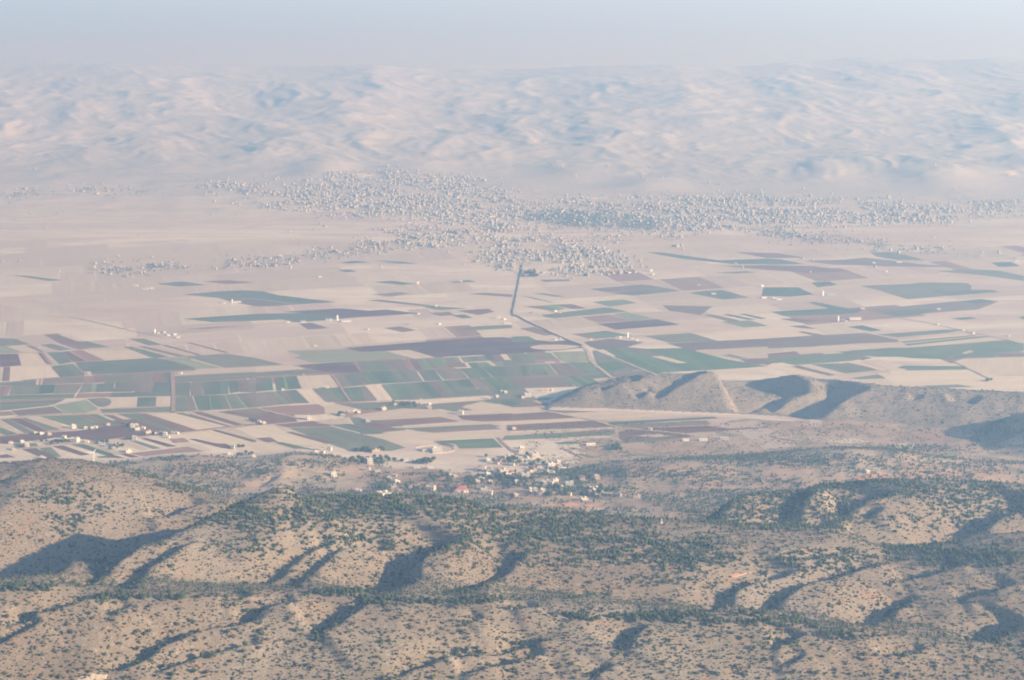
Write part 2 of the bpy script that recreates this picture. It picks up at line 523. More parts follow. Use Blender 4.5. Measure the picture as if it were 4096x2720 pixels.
def valley_material():
    m, nt, b = new_mat('dry_stubble_plain', 0.95)
    p = position(nt)
    pr = position(nt, (0.0007, 0.0022, 1), 0.25)
    ps = position(nt, (0.004, 0.012, 1), -0.35)
    f1 = noise(nt, pr, 1.0, 4); f2 = noise(nt, ps, 1.0, 4, 0.6); f3 = noise(nt, p, 0.03, 3)
    c = ramp(nt, f1, [(0.36, (0.50, 0.375, 0.305)), (0.46, (0.57, 0.465, 0.36)), (0.55, (0.68, 0.585, 0.45)), (0.66, (0.52, 0.395, 0.32))])
    c = mix(nt, ramp(nt, f2, [(0.5, (0, 0, 0)), (0.66, (0.55, 0.55, 0.55))]), c, (0.42, 0.285, 0.23))
    c = mix(nt, ramp(nt, f3, [(0.45, (0, 0, 0)), (0.7, (0.22, 0.22, 0.22))]), c, (0.66, 0.55, 0.41))
    # towards the range the loam gives way to the grey stony soil of the fans
    sep = nt.nodes.new('ShaderNodeSeparateXYZ'); nt.links.new(p, sep.inputs[0])
    mr = nt.nodes.new('ShaderNodeMapRange'); mr.inputs['From Min'].default_value = 9600 * K; mr.inputs['From Max'].default_value = 11900 * K
    nt.links.new(sep.outputs['Y'], mr.inputs['Value'])
    ma = nt.nodes.new('ShaderNodeMath'); ma.operation = 'MULTIPLY_ADD'; ma.inputs[1].default_value = 0.9; ma.inputs[2].default_value = -0.45
    nt.links.new(f2, ma.inputs[0])
    ad = nt.nodes.new('ShaderNodeMath'); ad.operation = 'ADD'; ad.use_clamp = True
    nt.links.new(mr.outputs[0], ad.inputs[0]); nt.links.new(ma.outputs[0], ad.inputs[1])
    c = mix(nt, ad.outputs[0], c, (0.415, 0.37, 0.325))
    nt.links.new(c, b.inputs['Base Color'])
    return m


def mountain_material():
    m, nt, b = new_mat('bare_mountain_slope', 0.95)
    p = position(nt)
    f1 = noise(nt, p, 0.0016, 4); f2 = noise(nt, p, 0.008, 5, 0.62)
    c = ramp(nt, f1, [(0.35, (0.385, 0.345, 0.305)), (0.6, (0.43, 0.385, 0.34))])
    c = mix(nt, ramp(nt, f2, [(0.5, (0, 0, 0)), (0.68, (0.7, 0.7, 0.7))]), c, (0.335, 0.30, 0.265))
    nt.links.new(c, b.inputs['Base Color'])
    return m


# ------------------------------------------------------------------ terrain objects
def mesh_from(name, verts, faces, mat, smooth_shade=False, parent=None):
    me = bpy.data.meshes.new(name)
    verts = np.asarray(verts, np.float32); faces = np.asarray(faces, np.int32)
    n, k = faces.shape
    me.vertices.add(len(verts)); me.vertices.foreach_set('co', verts.ravel())
    me.loops.add(n * k); me.loops.foreach_set('vertex_index', faces.ravel())
    me.polygons.add(n); me.polygons.foreach_set('loop_start', np.arange(0, n * k, k, dtype=np.int32))
    if smooth_shade:
        me.polygons.foreach_set('use_smooth', np.ones(n, bool))
    me.update(calc_edges=True)
    if mat is not None:
        me.materials.append(mat)
    o = bpy.data.objects.new(name, me)
    COL.objects.link(o)
    if parent is not None:
        o.parent = parent
    return o


verts = np.stack([GX.ravel(), GY.ravel(), GZ.ravel()], 1)
ii, jj = np.meshgrid(np.arange(NY - 1), np.arange(NU - 1), indexing='ij')
quad = np.stack([ii * NU + jj, ii * NU + jj + 1, (ii + 1) * NU + jj + 1, (ii + 1) * NU + jj], -1).reshape(-1, 4)
cy = verts[quad, 1].mean(1) / K; cx = verts[quad, 0].mean(1)
fz = base_grid.ravel()[quad].mean(1)
ycF = np.interp(cx, CR_F[0], CR_F[1])
region = np.full(len(quad), 2)                                   # valley floor
region[cy > np.interp(cx, [-3000, -1500, -700, 0, 500, 1500, 3000], [12300, 12200, 12100, 12350, 11800, 11500, 11400]) - 350 + fbm(cx / 260, cy / 260, 3) * 700] = 4
region[(cy > 5040) & (cy < 6300) & (fz > 3.2)] = 3               # hills standing in the plain
region[(cy <= 5040) & (fz > 3.2)] = 1                            # wooded low hills
_ppx, _ppy = project(cx, cy * K, 0.0)
region[(region == 2) & (_ppx + fbm(cx / 90, cy / 90, 3) * 260 > 2330) & (_ppy + fbm(cx / 60, cy / 60, 3) * 30 > 1688) & (cy < 5600)] = 1
region[cy < 3900] = 0
region[cy > 18500] = 5
MATS = {0: hill_material(), 1: wooded_material(), 2: valley_material(), 3: rocky_material(), 4: mountain_material(), 5: plain('pale_desert_sand', (0.66, 0.60, 0.51), 0.95, 0.06, 0.0004)}
NAMES = {0: 'foothills', 1: 'wooded_hills', 2: 'valley_ground', 3: 'rocky_hill', 4: 'mountain_range', 5: 'desert_ground'}
LAB = {0: 'scrub covered foothills rising towards the viewer', 1: 'low wooded hills around the near village', 2: 'flat dry valley floor between the hills and the range', 3: 'bare rocky hill standing in the plain',
       4: 'pale bare mountain range along the skyline', 5: 'pale desert land beyond the mountain range'}
for r in range(6):
    q = quad[region == r]
    used, inv = np.unique(q, return_inverse=True)
    o = mesh_from(NAMES[r], verts[used], inv.reshape(-1, 4), MATS[r], True)
    o['kind'] = 'structure'
    o['label'] = LAB[r]


def haze_box():
    lo, hi = np.array([-260000, -800, -6.0]), np.array([260000, 151000, 830.0])
    v = [(x, y, z) for x in (lo[0], hi[0]) for y in (lo[1], hi[1]) for z in (lo[2], hi[2])]
    f = [(0, 1, 3, 2), (4, 6, 7, 5), (0, 4, 5, 1), (2, 3, 7, 6), (0, 2, 6, 4), (1, 5, 7, 3)]
    m = bpy.data.materials.new('valley_haze')
    m.use_nodes = True
    nt = m.node_tree
    nt.nodes.remove(nt.nodes['Principled BSDF'])
    pv = nt.nodes.new('ShaderNodeVolumePrincipled')
    pv.inputs['Color'].default_value = (0.41, 0.67, 1.0, 1)
    pv.inputs['Absorption Color'].default_value = (0.95, 0.97, 1, 1)
    pv.inputs['Density'].default_value = HAZE_DENSITY
    pv.inputs['Anisotropy'].default_value = 0.36
    nt.links.new(pv.outputs[0], nt.nodes['Material Output'].inputs['Volume'])
    o = mesh_from('haze', v, f, m)
    o['kind'] = 'stuff'
    o['label'] = 'pale blue haze filling the air over the valley'
    return o


HAZE_DENSITY = 1.2e-4 / K
haze_box()

# ------------------------------------------------------------------ fields on the valley floor
FIELDS = """
B1 lg 0,885 50,885 210,945 0,955
B1 gg 0,815 150,820 275,870 50,885 0,885
A1 p 0,40 165,35 195,140 40,155 0,155
A1 bb 165,35 345,28 460,145 205,150
A1 p 345,28 375,25 455,130 432,132
A1 pk 377,25 398,23 488,134 458,136
A1 b 402,22 428,20 548,134 520,136
A1 tg 430,22 575,18 665,110 548,133
A1 p 577,18 635,12 800,105 672,110
A1 pk 650,10 755,0 960,95 810,106
A1 bb 762,0 1195,0 1385,72 970,97
B1 gg 1140,895 1210,890 1560,985 1420,1000
B1 p2 1265,890 1330,888 1750,985 1650,985
B1 b 1400,885 1490,882 1820,967 1700,970
B1 p2 1492,880 1530,875 1862,968 1824,972
B1 p2 1720,855 1760,855 2110,945 2080,950
B1 gg 1190,820 1330,818 1500,875 1370,880
A1 tg 690,115 1405,75 1490,80 1830,178 1100,215 900,225 760,190
A1 lg 1490,75 1650,62 2030,165 1840,175
A1 gg 1700,58 2100,35 2361,75 2611,135 2361,150 2080,165
A1 tg 480,150 600,136 700,240 560,250
A1 g 604,134 680,130 775,235 704,240
A1 bb 95,155 455,148 550,250 90,285
A1 bb 0,160 25,160 15,290 0,290
A1 p 35,158 92,155 85,285 20,290
A1 b 770,200 800,200 870,240 780,245
A1 gg 0,300 335,272 330,322 0,330
A1 m3 402,265 768,246 768,305 392,320
A1 bb 340,270 360,268 355,320 330,322
A1 bb 385,268 400,266 385,318 370,320
A1 pk 770,245 865,238 865,305 770,308
A1 p2 870,240 975,232 960,300 870,305
A1 gg 975,232 1230,220 1235,300 960,310
A1 m3 1240,220 1412,210 1408,300 1250,305
A1 p2 1415,210 1525,205 1520,300 1410,302
A1 gg 1527,205 1578,203 1575,300 1522,300
A1 p2 0,335 60,332 20,418 0,420
A1 pk 60,332 115,328 70,415 22,418
A1 gg 115,328 365,320 350,410 80,415
A1 tg 365,322 515,318 490,400 352,408
A1 m3 517,318 770,310 700,400 492,405
A1 gg 772,310 848,308 846,390 720,398
A1 lg 850,308 888,308 878,390 850,392
A1 tg 890,310 1055,305 1040,385 880,390
A1 m2 1062,300 1250,298 1240,345 1060,350
A1 gg 1040,350 1235,345 1230,385 1040,390
A1 m3 1252,305 1428,302 1400,385 1240,390
A1 tg 1430,302 1578,300 1575,382 1402,385
A1 pk 720,402 1030,395 1010,432 690,445
A1 g 0,420 690,405 680,445 0,460
A1 pk 0,462 600,448 590,462 0,480
A1 gg 0,482 590,462 500,500 440,515 60,555 0,560
A1 tg 1030,395 1575,385 1575,425 1010,435
A1 lg 500,510 790,460 910,545 780,580 600,585
A1 gg 800,450 960,440 1010,455 1028,480 1010,505 960,525 900,520
A1 bb 1008,445 1265,437 1255,522 960,535 1012,508 1030,480
A1 tg 1270,437 1440,432 1435,522 1262,525
A1 bb 1450,432 1572,428 1572,517 1440,520
A1 gg 920,545 1575,522 1575,575 950,582
A1 m2 100,560 490,520 590,582 170,608
A1 pk 0,570 95,565 150,600 0,610
A1 b 215,620 340,612 640,725 570,735
A1 g 365,610 700,600 960,700 730,725
A1 p2 702,600 790,597 1060,690 970,698
A1 g 800,597 900,595 1110,685 1062,690
A1 p2 950,597 1040,600 1210,670 1170,690
A1 gg 0,640 70,635 330,760 240,775
A1 dp 75,635 190,630 450,748 340,755
A1 gg 195,628 230,625 560,735 455,745
A1 b 0,695 250,775 225,780 0,710
A1 g 0,715 190,780 60,785 0,770
A1 dp 0,800 330,770 720,745 960,710 1080,705 1370,790 870,835 560,800 380,830 0,865
A1 gg 1100,700 1200,700 1400,775 1372,788
A1 g 1080,592 1230,588 1640,745 1560,750
A1 p2 1232,588 1340,585 1810,738 1690,748
A1 bb 1345,583 1600,580 2090,705 1815,738
A1 gg 1610,583 1690,580 2080,690 2040,693
A1 p2 1700,590 1712,588 2128,703 2095,705
A1 b 1716,578 1755,575 2180,700 2130,703
A1 dp 1770,572 1850,570 2240,690 2182,700
A1 b 1852,568 1950,560 2361,640 2361,680 2250,690
A1 m3 2080,562 2361,535 2561,560 2361,600
A1 bb 1650,770 1940,738 2361,870 2500,930 2461,980 2361,970 2220,930 1870,810
A1 b 1992,735 2361,690 2480,760 2500,850 2361,830
A1 dp 1940,738 1990,735 2361,835 2361,858
A1 dp 1740,822 1800,820 2000,865 2080,865 2170,905 2130,915 1990,890
A1 bb 1620,870 1760,855 1960,925 1850,938
A1 pk 1560,820 1700,812 1750,850 1600,860
A1 dp 1290,815 1350,812 1640,888 1550,895
A1 b 1080,840 1160,835 1390,920 1300,930
A1 gg 1200,840 1260,835 1490,908 1410,915
A1 b 760,862 860,855 1200,960 1080,970
A1 tg 650,870 758,865 1060,965 960,968
A1 dp 480,890 580,880 830,965 750,975
A1 g 360,905 470,895 570,985 480,990
A1 dp 200,915 330,905 530,990 400,1000
A1 g 100,860 330,860 360,890 170,905
A1 dp 150,880 230,870 300,903 200,908
A1 dp 0,970 60,960 200,1010 60,1030 0,1030
A1 bb 0,925 40,930 290,1010 250,1012
A1 pk 1190,955 1730,890 1930,950 1420,1000
A1 dp 1100,960 1170,955 1380,1010 1280,1014
A1 g 890,985 1010,970 1170,1014 930,1020
A1 dp 962,968 1030,965 1200,1008 1130,1012
A2 lg 285,10 860,-10 970,20 1190,8 1440,78 530,120 345,68 420,52
A2 bb 1195,5 1410,0 1655,70 1460,80
B2 dp2 820,903 2060,810 2260,805 2740,845 2870,835 3000,880 3040,900 2800,925 2361,955 1660,990 1410,920 1190,932 970,940
B3 bb 165,900 190,885 260,876 400,872 540,878 630,888 600,900 520,912 400,922 280,920 200,912
A2 dp2 370,140 890,108 960,205 700,215 560,190
A2 b 0,155 340,143 460,175 0,205
A2 gg 0,212 480,180 640,208 0,242
A1 b 1590,205 2361,155 2361,200 1600,240
A1 gg 1600,245 2361,205 2361,255 1640,300
A1 tg 1620,305 1750,300 1750,425 1610,425
A1 m3 1752,300 1858,295 1878,420 1760,425
A1 g 1862,295 2100,285 2110,405 1882,418 3
A1 tg 2102,285 2188,280 2208,385 2122,400
A1 m3 2192,280 2361,270 2361,390 2212,390 2
A2 g 0,260 140,255 160,370 0,385 2
A2 tg 165,255 370,240 420,355 190,372 3
A2 bg 250,250 275,248 300,365 275,366
A2 bb 375,240 685,228 765,345 430,360
A2 bb 370,365 510,358 650,490 490,495
A1 m3 1600,430 1770,425 1820,560 1590,575 2
A1 tg 1782,425 1930,418 1950,555 1832,560
A1 tg 1934,418 2070,412 2130,545 1954,552 2
A1 gg 2074,412 2168,405 2270,535 2142,545 3
A1 m3 2172,405 2361,390 2361,530 2280,535 3
A2 m3 0,395 130,385 280,500 0,530 4
A2 bg 132,385 160,383 310,498 284,502
A2 m2 170,383 310,372 400,490 312,498 2
A2 tg 312,372 370,368 495,490 402,492
A2 g 520,358 770,345 865,470 660,485 2
A2 g 800,350 960,338 1010,468 885,470 2
A2 m3 962,338 1002,330 1118,462 1012,468
A2 bb 1005,325 1145,318 1265,462 1125,468
A2 lg2 1160,318 1370,305 1480,450 1268,460 3
A2 tg 1372,305 1570,292 1720,432 1482,448 3
A2 m2 1572,292 1640,288 1800,425 1722,432
A2 g 1642,288 1840,278 1950,410 1802,425 3
A2 tg 1842,278 1958,268 2020,345 1900,350
A2 gg 1902,352 2020,347 2100,400 1952,410
A2 m3 1962,268 2028,262 2190,400 2102,402
A2 tg 2032,262 2200,255 2300,370 2192,382 2
A2 g 2204,255 2361,250 2440,355 2302,372 2
A2 m2 710,225 960,205 1080,315 800,345 3
A2 g 964,205 1300,190 1380,300 1084,315 4
A2 lg2 1302,190 1470,185 1540,290 1382,300 2
A2 tg 1490,190 1640,180 1720,280 1560,288
A2 gg 1642,180 1880,170 1960,262 1732,275 3
A2 g 1882,170 2080,160 2180,250 1972,262 3
A2 gg 2082,160 2361,150 2400,245 2190,250 3
A2 gg 930,110 1240,95 1310,185 990,200 4
A2 m2 1242,95 1350,90 1400,185 1312,188
A2 pk 1352,90 1480,85 1540,180 1402,185 2
A2 gg 1482,85 1680,75 1760,160 1552,175 3
A2 lg2 1684,72 1860,65 1900,120 1722,125 3
A2 p2 1740,122 1920,118 1945,158 1770,162
A2 gg 1880,65 2160,50 2210,95 1922,115 4
A2 p2 2162,50 2260,48 2300,95 2212,97
A2 bb 2250,40 2310,38 2340,92 2295,95
A2 gg 1950,118 2361,100 2361,148 1990,165 4
A2 b 2120,110 2170,108 2220,145 2180,148
A3 gg 0,45 350,25 450,110 0,140 5
A3 pk 205,90 430,80 440,118 220,120
A3 b 300,108 390,105 400,122 310,125
A3 gg 0,140 330,125 420,230 0,250 5
A3 m2 340,125 510,120 650,200 700,240 440,240
A3 lg 370,20 690,10 705,105 500,115 440,90
A3 g 510,115 720,112 800,195 650,200
A3 m2 0,255 130,250 480,250 580,340 60,355 0,300
A3 g 0,290 70,350 0,355
A3 gg 440,245 700,240 830,320 600,340 4
A3 gg 740,10 800,15 1080,130 1200,185 1000,190 780,125
A3 g 770,130 960,105 1070,150 960,190 880,200
A3 m3 960,195 1200,190 1310,225 1000,290 920,220
A3 g 820,-20 1030,-30 1230,-10 1680,-20 1700,15 2000,90 2361,150 2150,165 1900,180 1500,200 1330,225 1170,160
A3 bb 1280,60 1380,55 1620,118 1530,125
B3 m2 1040,905 1130,900 1370,970 1280,975
A3 b 1700,15 1900,5 2361,40 2361,75 2050,85
A3 g 1930,45 2000,40 2170,75 2090,78
A3 m2 2100,95 2361,75 2461,90 2361,140
A3 bb 1370,210 1420,205 1520,230 1400,230
A3 bb 1520,200 1800,190 1840,210 1560,215
A3 bb 1830,190 2170,165 2361,215 2441,235 1900,225
A3 g 170,455 340,440 510,430 530,450 210,465
A3 b 200,475 500,455 700,458 250,492
A3 m2 0,455 150,460 260,492 720,468 760,490 200,522 0,530
A3 tg 260,532 900,495 1080,500 1240,545 500,580 310,560
A3 bb -100,540 250,540 310,568 0,582 -100,588
A3 bb 510,592 1300,555 1540,560 1560,590 700,640 560,622
A3 p -110,600 320,572 430,592 590,625 0,652 -90,655
A3 bb -140,668 620,632 700,650 0,685 -100,690
A3 p -50,695 740,652 950,708 0,745 -40,747
A3 bb -40,752 940,712 980,720 0,768
A3 g -60,790 480,762 930,747 960,765 900,785 0,830 -100,830
A3 p2 480,760 940,735 950,750 490,775
A3 tg 870,665 1860,615 1900,630 920,690
A3 m2 920,692 1800,650 1830,690 1100,720 980,710
A3 b 750,630 1700,590 1720,605 800,650
A3 p 1130,725 1800,700 2000,725 2361,711 2361,716 1900,750 1560,765 1280,745
A3 p 980,755 1110,735 1720,790 1540,815 1050,845 1000,830
A3 b 1130,790 1350,775 1480,795 1300,805
A3 g 1000,848 1400,820 1540,822 1050,862
A3 tg 390,855 590,845 625,865 430,870
A3 gg 870,920 910,915 930,945 890,945
A3 gg 960,980 1080,965 1330,970 1120,985
A3 gg 580,960 640,955 780,985 700,990
A2 pk 60,530 570,500 630,528 640,590 520,600 210,595
A2 b 632,510 740,497 980,552 660,610 640,560
A2 gg 745,495 1080,485 1380,475 1530,510 1340,540 1000,555
A2 bb 1390,465 2130,420 2230,430 2080,465 1530,505
A2 bb 760,490 1080,472 1400,460 1420,470 1080,480
A2 gg 1600,520 1760,500 2000,552 1830,570
A2 p2 1760,498 2030,475 1900,520
A2 bb 1905,520 2080,475 2361,530 2361,560 1980,590 2000,555
A2 tg 2120,465 2361,440 2461,480 2361,525
A2 b 880,605 1350,540 1640,550 1850,610 1440,640 1050,650
A2 p2 1060,652 1700,618 1880,660 1240,705
A2 p 1860,605 2361,585 2361,650 2080,660 1900,640
A2 bb 1240,708 2130,667 2180,680 1290,720
A2 gg 1300,724 2160,684 2270,705 1500,742
A2 p2 1420,745 2200,708 2270,730 1640,762
A2 bb 1180,760 1400,742 1450,752 1220,776
A2 bb 1040,790 2270,748 2290,755 2150,800 1640,830 1160,812
A2 g 1620,840 2190,815 2280,900 1880,910 1840,870
A2 dp 1640,850 1740,855 1840,882 1800,898 1700,872
A2 tg 690,690 870,680 1190,770 1020,780
A2 p2 900,682 1100,670 1320,738 1180,745
A2 p2 160,690 520,655 700,690 680,705 300,715
A2 gg 300,720 700,707 1000,783 1180,825 1380,900 1250,930 900,940 720,880
A2 p 270,760 330,755 740,855 650,865
A2 bb -200,720 0,700 160,692 280,762 640,870 560,890 150,860 0,810
A2 p2 0,815 130,805 210,850 100,852
A2 tg 170,855 240,850 560,925 520,940 400,925
A2 bb -100,850 60,852 170,862 400,930 280,960 0,930
A2 b 540,672 800,662 700,690
A4 bb 1010,215 1800,187 1960,232 2361,242 2361,400 1900,355 1190,325
A4 bb 1810,80 2361,65 2361,228 1990,222 1700,110
A4 tg 1650,90 1760,45 2080,30 2361,35 2361,50 1820,72
A4 g 1190,160 1250,145 1800,150 1840,180 1280,190
A4 g 670,20 960,-20 1740,-20 1650,85 1330,75 1200,60 1080,60 900,50
A4 g 0,65 240,60 620,32 700,35 900,75 780,100 250,140 0,90
A4 m2 640,35 780,30 960,75 870,95
A4 bb 60,155 200,145 570,235 220,230
A4 m2 215,155 275,142 620,232 560,238
A4 bb 280,140 390,135 710,220 640,230
A4 gg 395,132 660,122 1000,187 720,215
A4 m2 680,125 735,118 1020,180 960,187
A4 bb 742,112 830,108 1110,185 1050,190
A4 bb 860,100 1020,90 1260,140 1190,165 1290,180 1120,195
A4 g 760,260 1010,225 1090,260 860,270
A4 bb 860,272 1090,265 1200,325 940,310
A4 gg 1420,330 1750,318 1900,340 1500,355
A4 bb 530,830 770,815 960,845 720,865 570,845
A4 bb 1130,870 1280,860 1480,885 1300,920 1170,895
A4 p2 0,800 20,800 330,845 150,835
B4 m2 0,815 400,790 900,765 1200,830 1210,850 850,860 440,890 0,910
B4 gg 1010,780 1620,735 1790,735 1660,765 1200,805
B4 bb 1190,832 1850,772 1880,785 1210,842
B4 gg 1220,845 1885,787 1930,792 1260,858
B4 g 1220,872 1940,797 2080,797 1290,882
B4 bb 1290,886 2090,810 2150,820 1380,896
B4 b 470,885 1220,853 1300,890 650,935 300,965 250,935 460,895
B4 g 640,940 1300,902 2200,832 2361,860 2361,930 1700,985 1000,985 760,965
B4 b 1780,955 1860,925 1900,940 1820,960
B4 tg 30,570 550,540 700,535 880,550 800,585 150,610
B4 tg 370,485 440,480 800,550 600,550
B4 m3 900,550 1950,455 2130,475 1930,550 1500,580 1180,615
B4 tg 1030,580 1480,535 1530,555 1430,590 1180,612
B4 tg 1760,475 1960,452 2110,475 1900,495
B4 gg 850,330 1300,315 1400,300 1840,305 1880,330 1870,365 2060,370 2130,385 1290,455 1030,375
B4 tg 1500,375 2060,370 2130,388 1680,420
B4 tg -40,345 280,345 420,410 200,430 -60,425
B4 m2 330,100 700,90 900,70 1400,130 1800,160 1400,155 1050,150 800,140 600,135
B4 tg 940,20 1150,20 1450,95 1200,90 1000,60
B4 p3 -430,145 0,140 430,150 750,195 420,210 0,185
B4 tg -60,80 110,85 330,130 0,135
B4 p3 -300,20 90,28 330,70 0,75
B4 gg 1540,195 1900,180 2130,190 2361,240 2361,285 1950,230
B4 tg 2060,115 2240,110 2330,150 2130,155
B4 tg 735,710 870,695 1050,740 950,752
B4 tg 1690,630 1860,618 1930,632 1780,645
B4 m2 110,635 260,630 480,655 300,670
B4 m2 190,700 330,695 450,730 290,720
B4 m2 270,755 320,750 520,785 420,790
B4 tg 400,300 560,290 640,320 460,345
B4 tg 2310,620 2361,610 2461,640 2361,640
B3 tg 1240,20 1400,25 1900,95 2361,80 2361,130 2060,130 1600,85
B3 tg 1860,210 2150,195 2250,208 2060,218
B3 m2 720,360 1200,318 1430,350 1080,380 870,390
B3 tg 880,397 1430,352 1550,378 1130,420
B3 tg 1640,398 1760,380 1940,370 2190,440 1950,458
B3 m2 2000,405 2190,440 2080,448
B3 lg2 740,478 1020,455 1150,488 900,522
B3 tg 270,600 850,530 1060,568 390,630 310,620
B3 g 780,540 900,532 1050,565 900,580
B3 lg 930,595 1060,572 1310,630 1110,655
B3 pk 640,620 900,597 1110,652 800,672
B3 dp2 790,682 1330,637 1550,688 960,735
B3 g 680,765 870,745 1110,790 780,818
B3 m2 550,775 678,765 778,817 720,820
B3 bg 270,515 370,505 490,540 440,555
B3 m2 100,520 268,515 438,556 350,560
B3 m2 372,505 560,500 690,540 560,545
B3 gg 60,420 210,440 400,490 330,480
B3 g 200,400 290,398 490,430 400,432
B3 m2 1390,510 1850,520 1740,600 1450,560
B3 gg 1220,795 1650,765 1900,840 1450,855
B3 dp2 1430,862 2361,817 2361,890 1650,925
B3 p2 70,725 210,710 380,780 300,790
B3 g 0,800 150,795 240,840 0,853
B3 lg2 1930,662 2200,650 2361,700 2140,715
B3 m2 1760,600 1850,595 2100,650 2020,665
B3 tg 1940,595 2000,592 2250,640 2180,645
B3 tg 2090,590 2150,588 2350,630 2290,638
B3 m2 660,850 900,818 1220,850 1050,900 800,920 720,890
B3 b 240,235 480,225 560,240 250,252
B3 m2 250,275 520,270 540,285 300,295
B1 tg 1690,410 2050,380 2250,372 2420,380 2560,415 3110,480 2760,500 2361,450 2000,440
B1 m2 2010,442 2361,453 2750,502 2480,520 2361,520 2150,480
B1 tg 1690,635 2361,590 2800,580 3250,625 2850,660 2700,665 2600,640 2300,655 1960,665
B2 dp2 250,570 780,538 1040,560 1200,550 1500,585 1130,610 870,625 500,585
B2 m2 400,680 510,670 670,720 480,735
B2 tg 1080,295 1250,285 1450,310 1350,322
B2 tg 1780,295 1960,275 2040,295 1860,302
B2 m2 1060,410 1320,390 1420,400 1250,430
B2 m2 1020,465 1150,458 1900,545 1600,525
B2 g 1640,518 1950,540 1700,555 1540,527
B2 p2 1180,720 1330,705 1480,740 1350,758
B2 m2 1600,580 1780,570 1830,600 1700,610
B2 tg 1800,605 1920,595 2000,625 1900,630
B2 m2 1950,405 2100,395 2361,410 2361,435 2150,420
B2 p2 1850,560 2140,540 2200,570 2050,600
B2 gg 1850,720 2100,700 2361,690 2361,720 1950,745
B1 tg 1440,310 1680,290 1900,322 1650,338
B1 p3 1870,290 2100,278 2361,300 2100,315
B1 tg 100,230 300,245 580,280 450,285
B2 tg 770,115 900,100 1050,112 850,125
B2 tg 1080,95 1350,110 1520,130 1300,125
B2 tg 760,185 870,180 930,200 830,205
B1 b 0,440 80,440 420,540 280,540 0,510
B1 b 290,450 400,440 560,470 440,490
B1 b 300,560 700,600 640,615 300,580
B2 b 0,165 300,185 60,210 0,205
B1 p2 400,780 520,770 740,840 830,905 720,920 560,865
B1 gg 370,875 480,865 660,915 540,930
B1 gg 720,850 800,842 1010,895 840,905
B1 b 545,785 640,780 800,840 720,845
B1 b 60,890 220,880 380,935 210,945
B1 p2 230,885 290,882 410,940 370,940
B1 b 900,650 1080,630 1220,640 1100,660
B1 p2 1700,730 1900,715 2250,700 1900,728
"""
FIELD_COL = {
    'g': ((0.095, 0.160, 0.078), (0.140, 0.200, 0.108)), 'tg': ((0.080, 0.125, 0.078), (0.118, 0.162, 0.100)), 'gg': ((0.135, 0.160, 0.098), (0.185, 0.200, 0.135)),
    'lg': ((0.235, 0.275, 0.155), (0.30, 0.325, 0.20)), 'lg2': ((0.150, 0.205, 0.105), (0.20, 0.245, 0.14)), 'bg': ((0.11, 0.26, 0.07), (0.17, 0.32, 0.11)),
    'p': ((0.135, 0.066, 0.052), (0.185, 0.094, 0.074)), 'dp': ((0.110, 0.054, 0.050), (0.150, 0.078, 0.068)), 'dp2': ((0.110, 0.070, 0.068), (0.142, 0.092, 0.086)),
    'p2': ((0.185, 0.105, 0.084), (0.235, 0.142, 0.112)), 'p3': ((0.17, 0.105, 0.09), (0.215, 0.135, 0.11)), 'pk': ((0.29, 0.170, 0.132), (0.34, 0.215, 0.165)),
    'm2': ((0.160, 0.122, 0.098), (0.205, 0.155, 0.120)), 'm3': ((0.195, 0.165, 0.122), (0.245, 0.205, 0.150)),
    'lp': ((0.52, 0.41, 0.33), (0.58, 0.46, 0.37)), 'ls': ((0.58, 0.48, 0.365), (0.64, 0.535, 0.41)),
    'b': ((0.55, 0.44, 0.32), (0.63, 0.515, 0.375)), 'bb': ((0.66, 0.535, 0.385), (0.74, 0.61, 0.445)),
}
FIELD_WORD = {'g': 'green crop', 'tg': 'dark green crop', 'gg': 'grey green crop', 'lg': 'pale green', 'lg2': 'light green striped', 'bg': 'bright green', 'p': 'red brown ploughed', 'dp': 'dark brown ploughed', 'dp2': 'dark violet brown ploughed',
              'p2': 'dull red fallow', 'p3': 'mauve brown fallow', 'pk': 'pinkish bare soil', 'm2': 'grey brown fallow', 'm3': 'dry grey green fallow', 'lp': 'pale pinkish fallow', 'ls': 'pale dry fallow', 'b': 'straw coloured stubble', 'bb': 'bright straw stubble'}


def field_material(key):
    lo, hi = FIELD_COL[key]
    m, nt, b = new_mat('field_' + FIELD_WORD[key].replace(' ', '_'), 0.95)
    uv = nt.nodes.new('ShaderNodeUVMap')
    mp = nt.nodes.new('ShaderNodeMapping'); mp.inputs['Scale'].default_value = (0.004, 0.09, 1)
    nt.links.new(uv.outputs[0], mp.inputs['Vector'])
    rows = noise(nt, mp.outputs['Vector'], 1.0, 3, 0.6)
    mp2 = nt.nodes.new('ShaderNodeMapping'); mp2.inputs['Scale'].default_value = (0.0025, 0.022, 1)
    nt.links.new(uv.outputs[0], mp2.inputs['Vector'])
    bands = noise(nt, mp2.outputs['Vector'], 1.0, 2, 0.5)
    p = position(nt)
    patch = noise(nt, p, 0.012, 4, 0.6)
    mid = tuple((a + c) / 2 for a, c in zip(lo, hi))
    c = ramp(nt, bands, [(0.36, lo), (0.64, hi)])
    c = mix(nt, ramp(nt, rows, [(0.42, (0, 0, 0)), (0.62, (0.55, 0.55, 0.55))]), c, tuple(v * 0.82 for v in lo))
    c = mix(nt, ramp(nt, patch, [(0.50, (0, 0, 0)), (0.72, (0.38, 0.38, 0.38))]), c, tuple(0.55 * v + 0.45 * w for v, w in zip(hi, (0.42, 0.32, 0.23))))
    oi = nt.nodes.new('ShaderNodeObjectInfo')
    c = mix(nt, ramp(nt, oi.outputs['Random'], [(0.0, (0.0, 0.0, 0.0)), (1.0, (0.30, 0.30, 0.30))]), c, (0.30, 0.24, 0.17))
    nt.links.new(c, b.inputs['Base Color'])
    return m


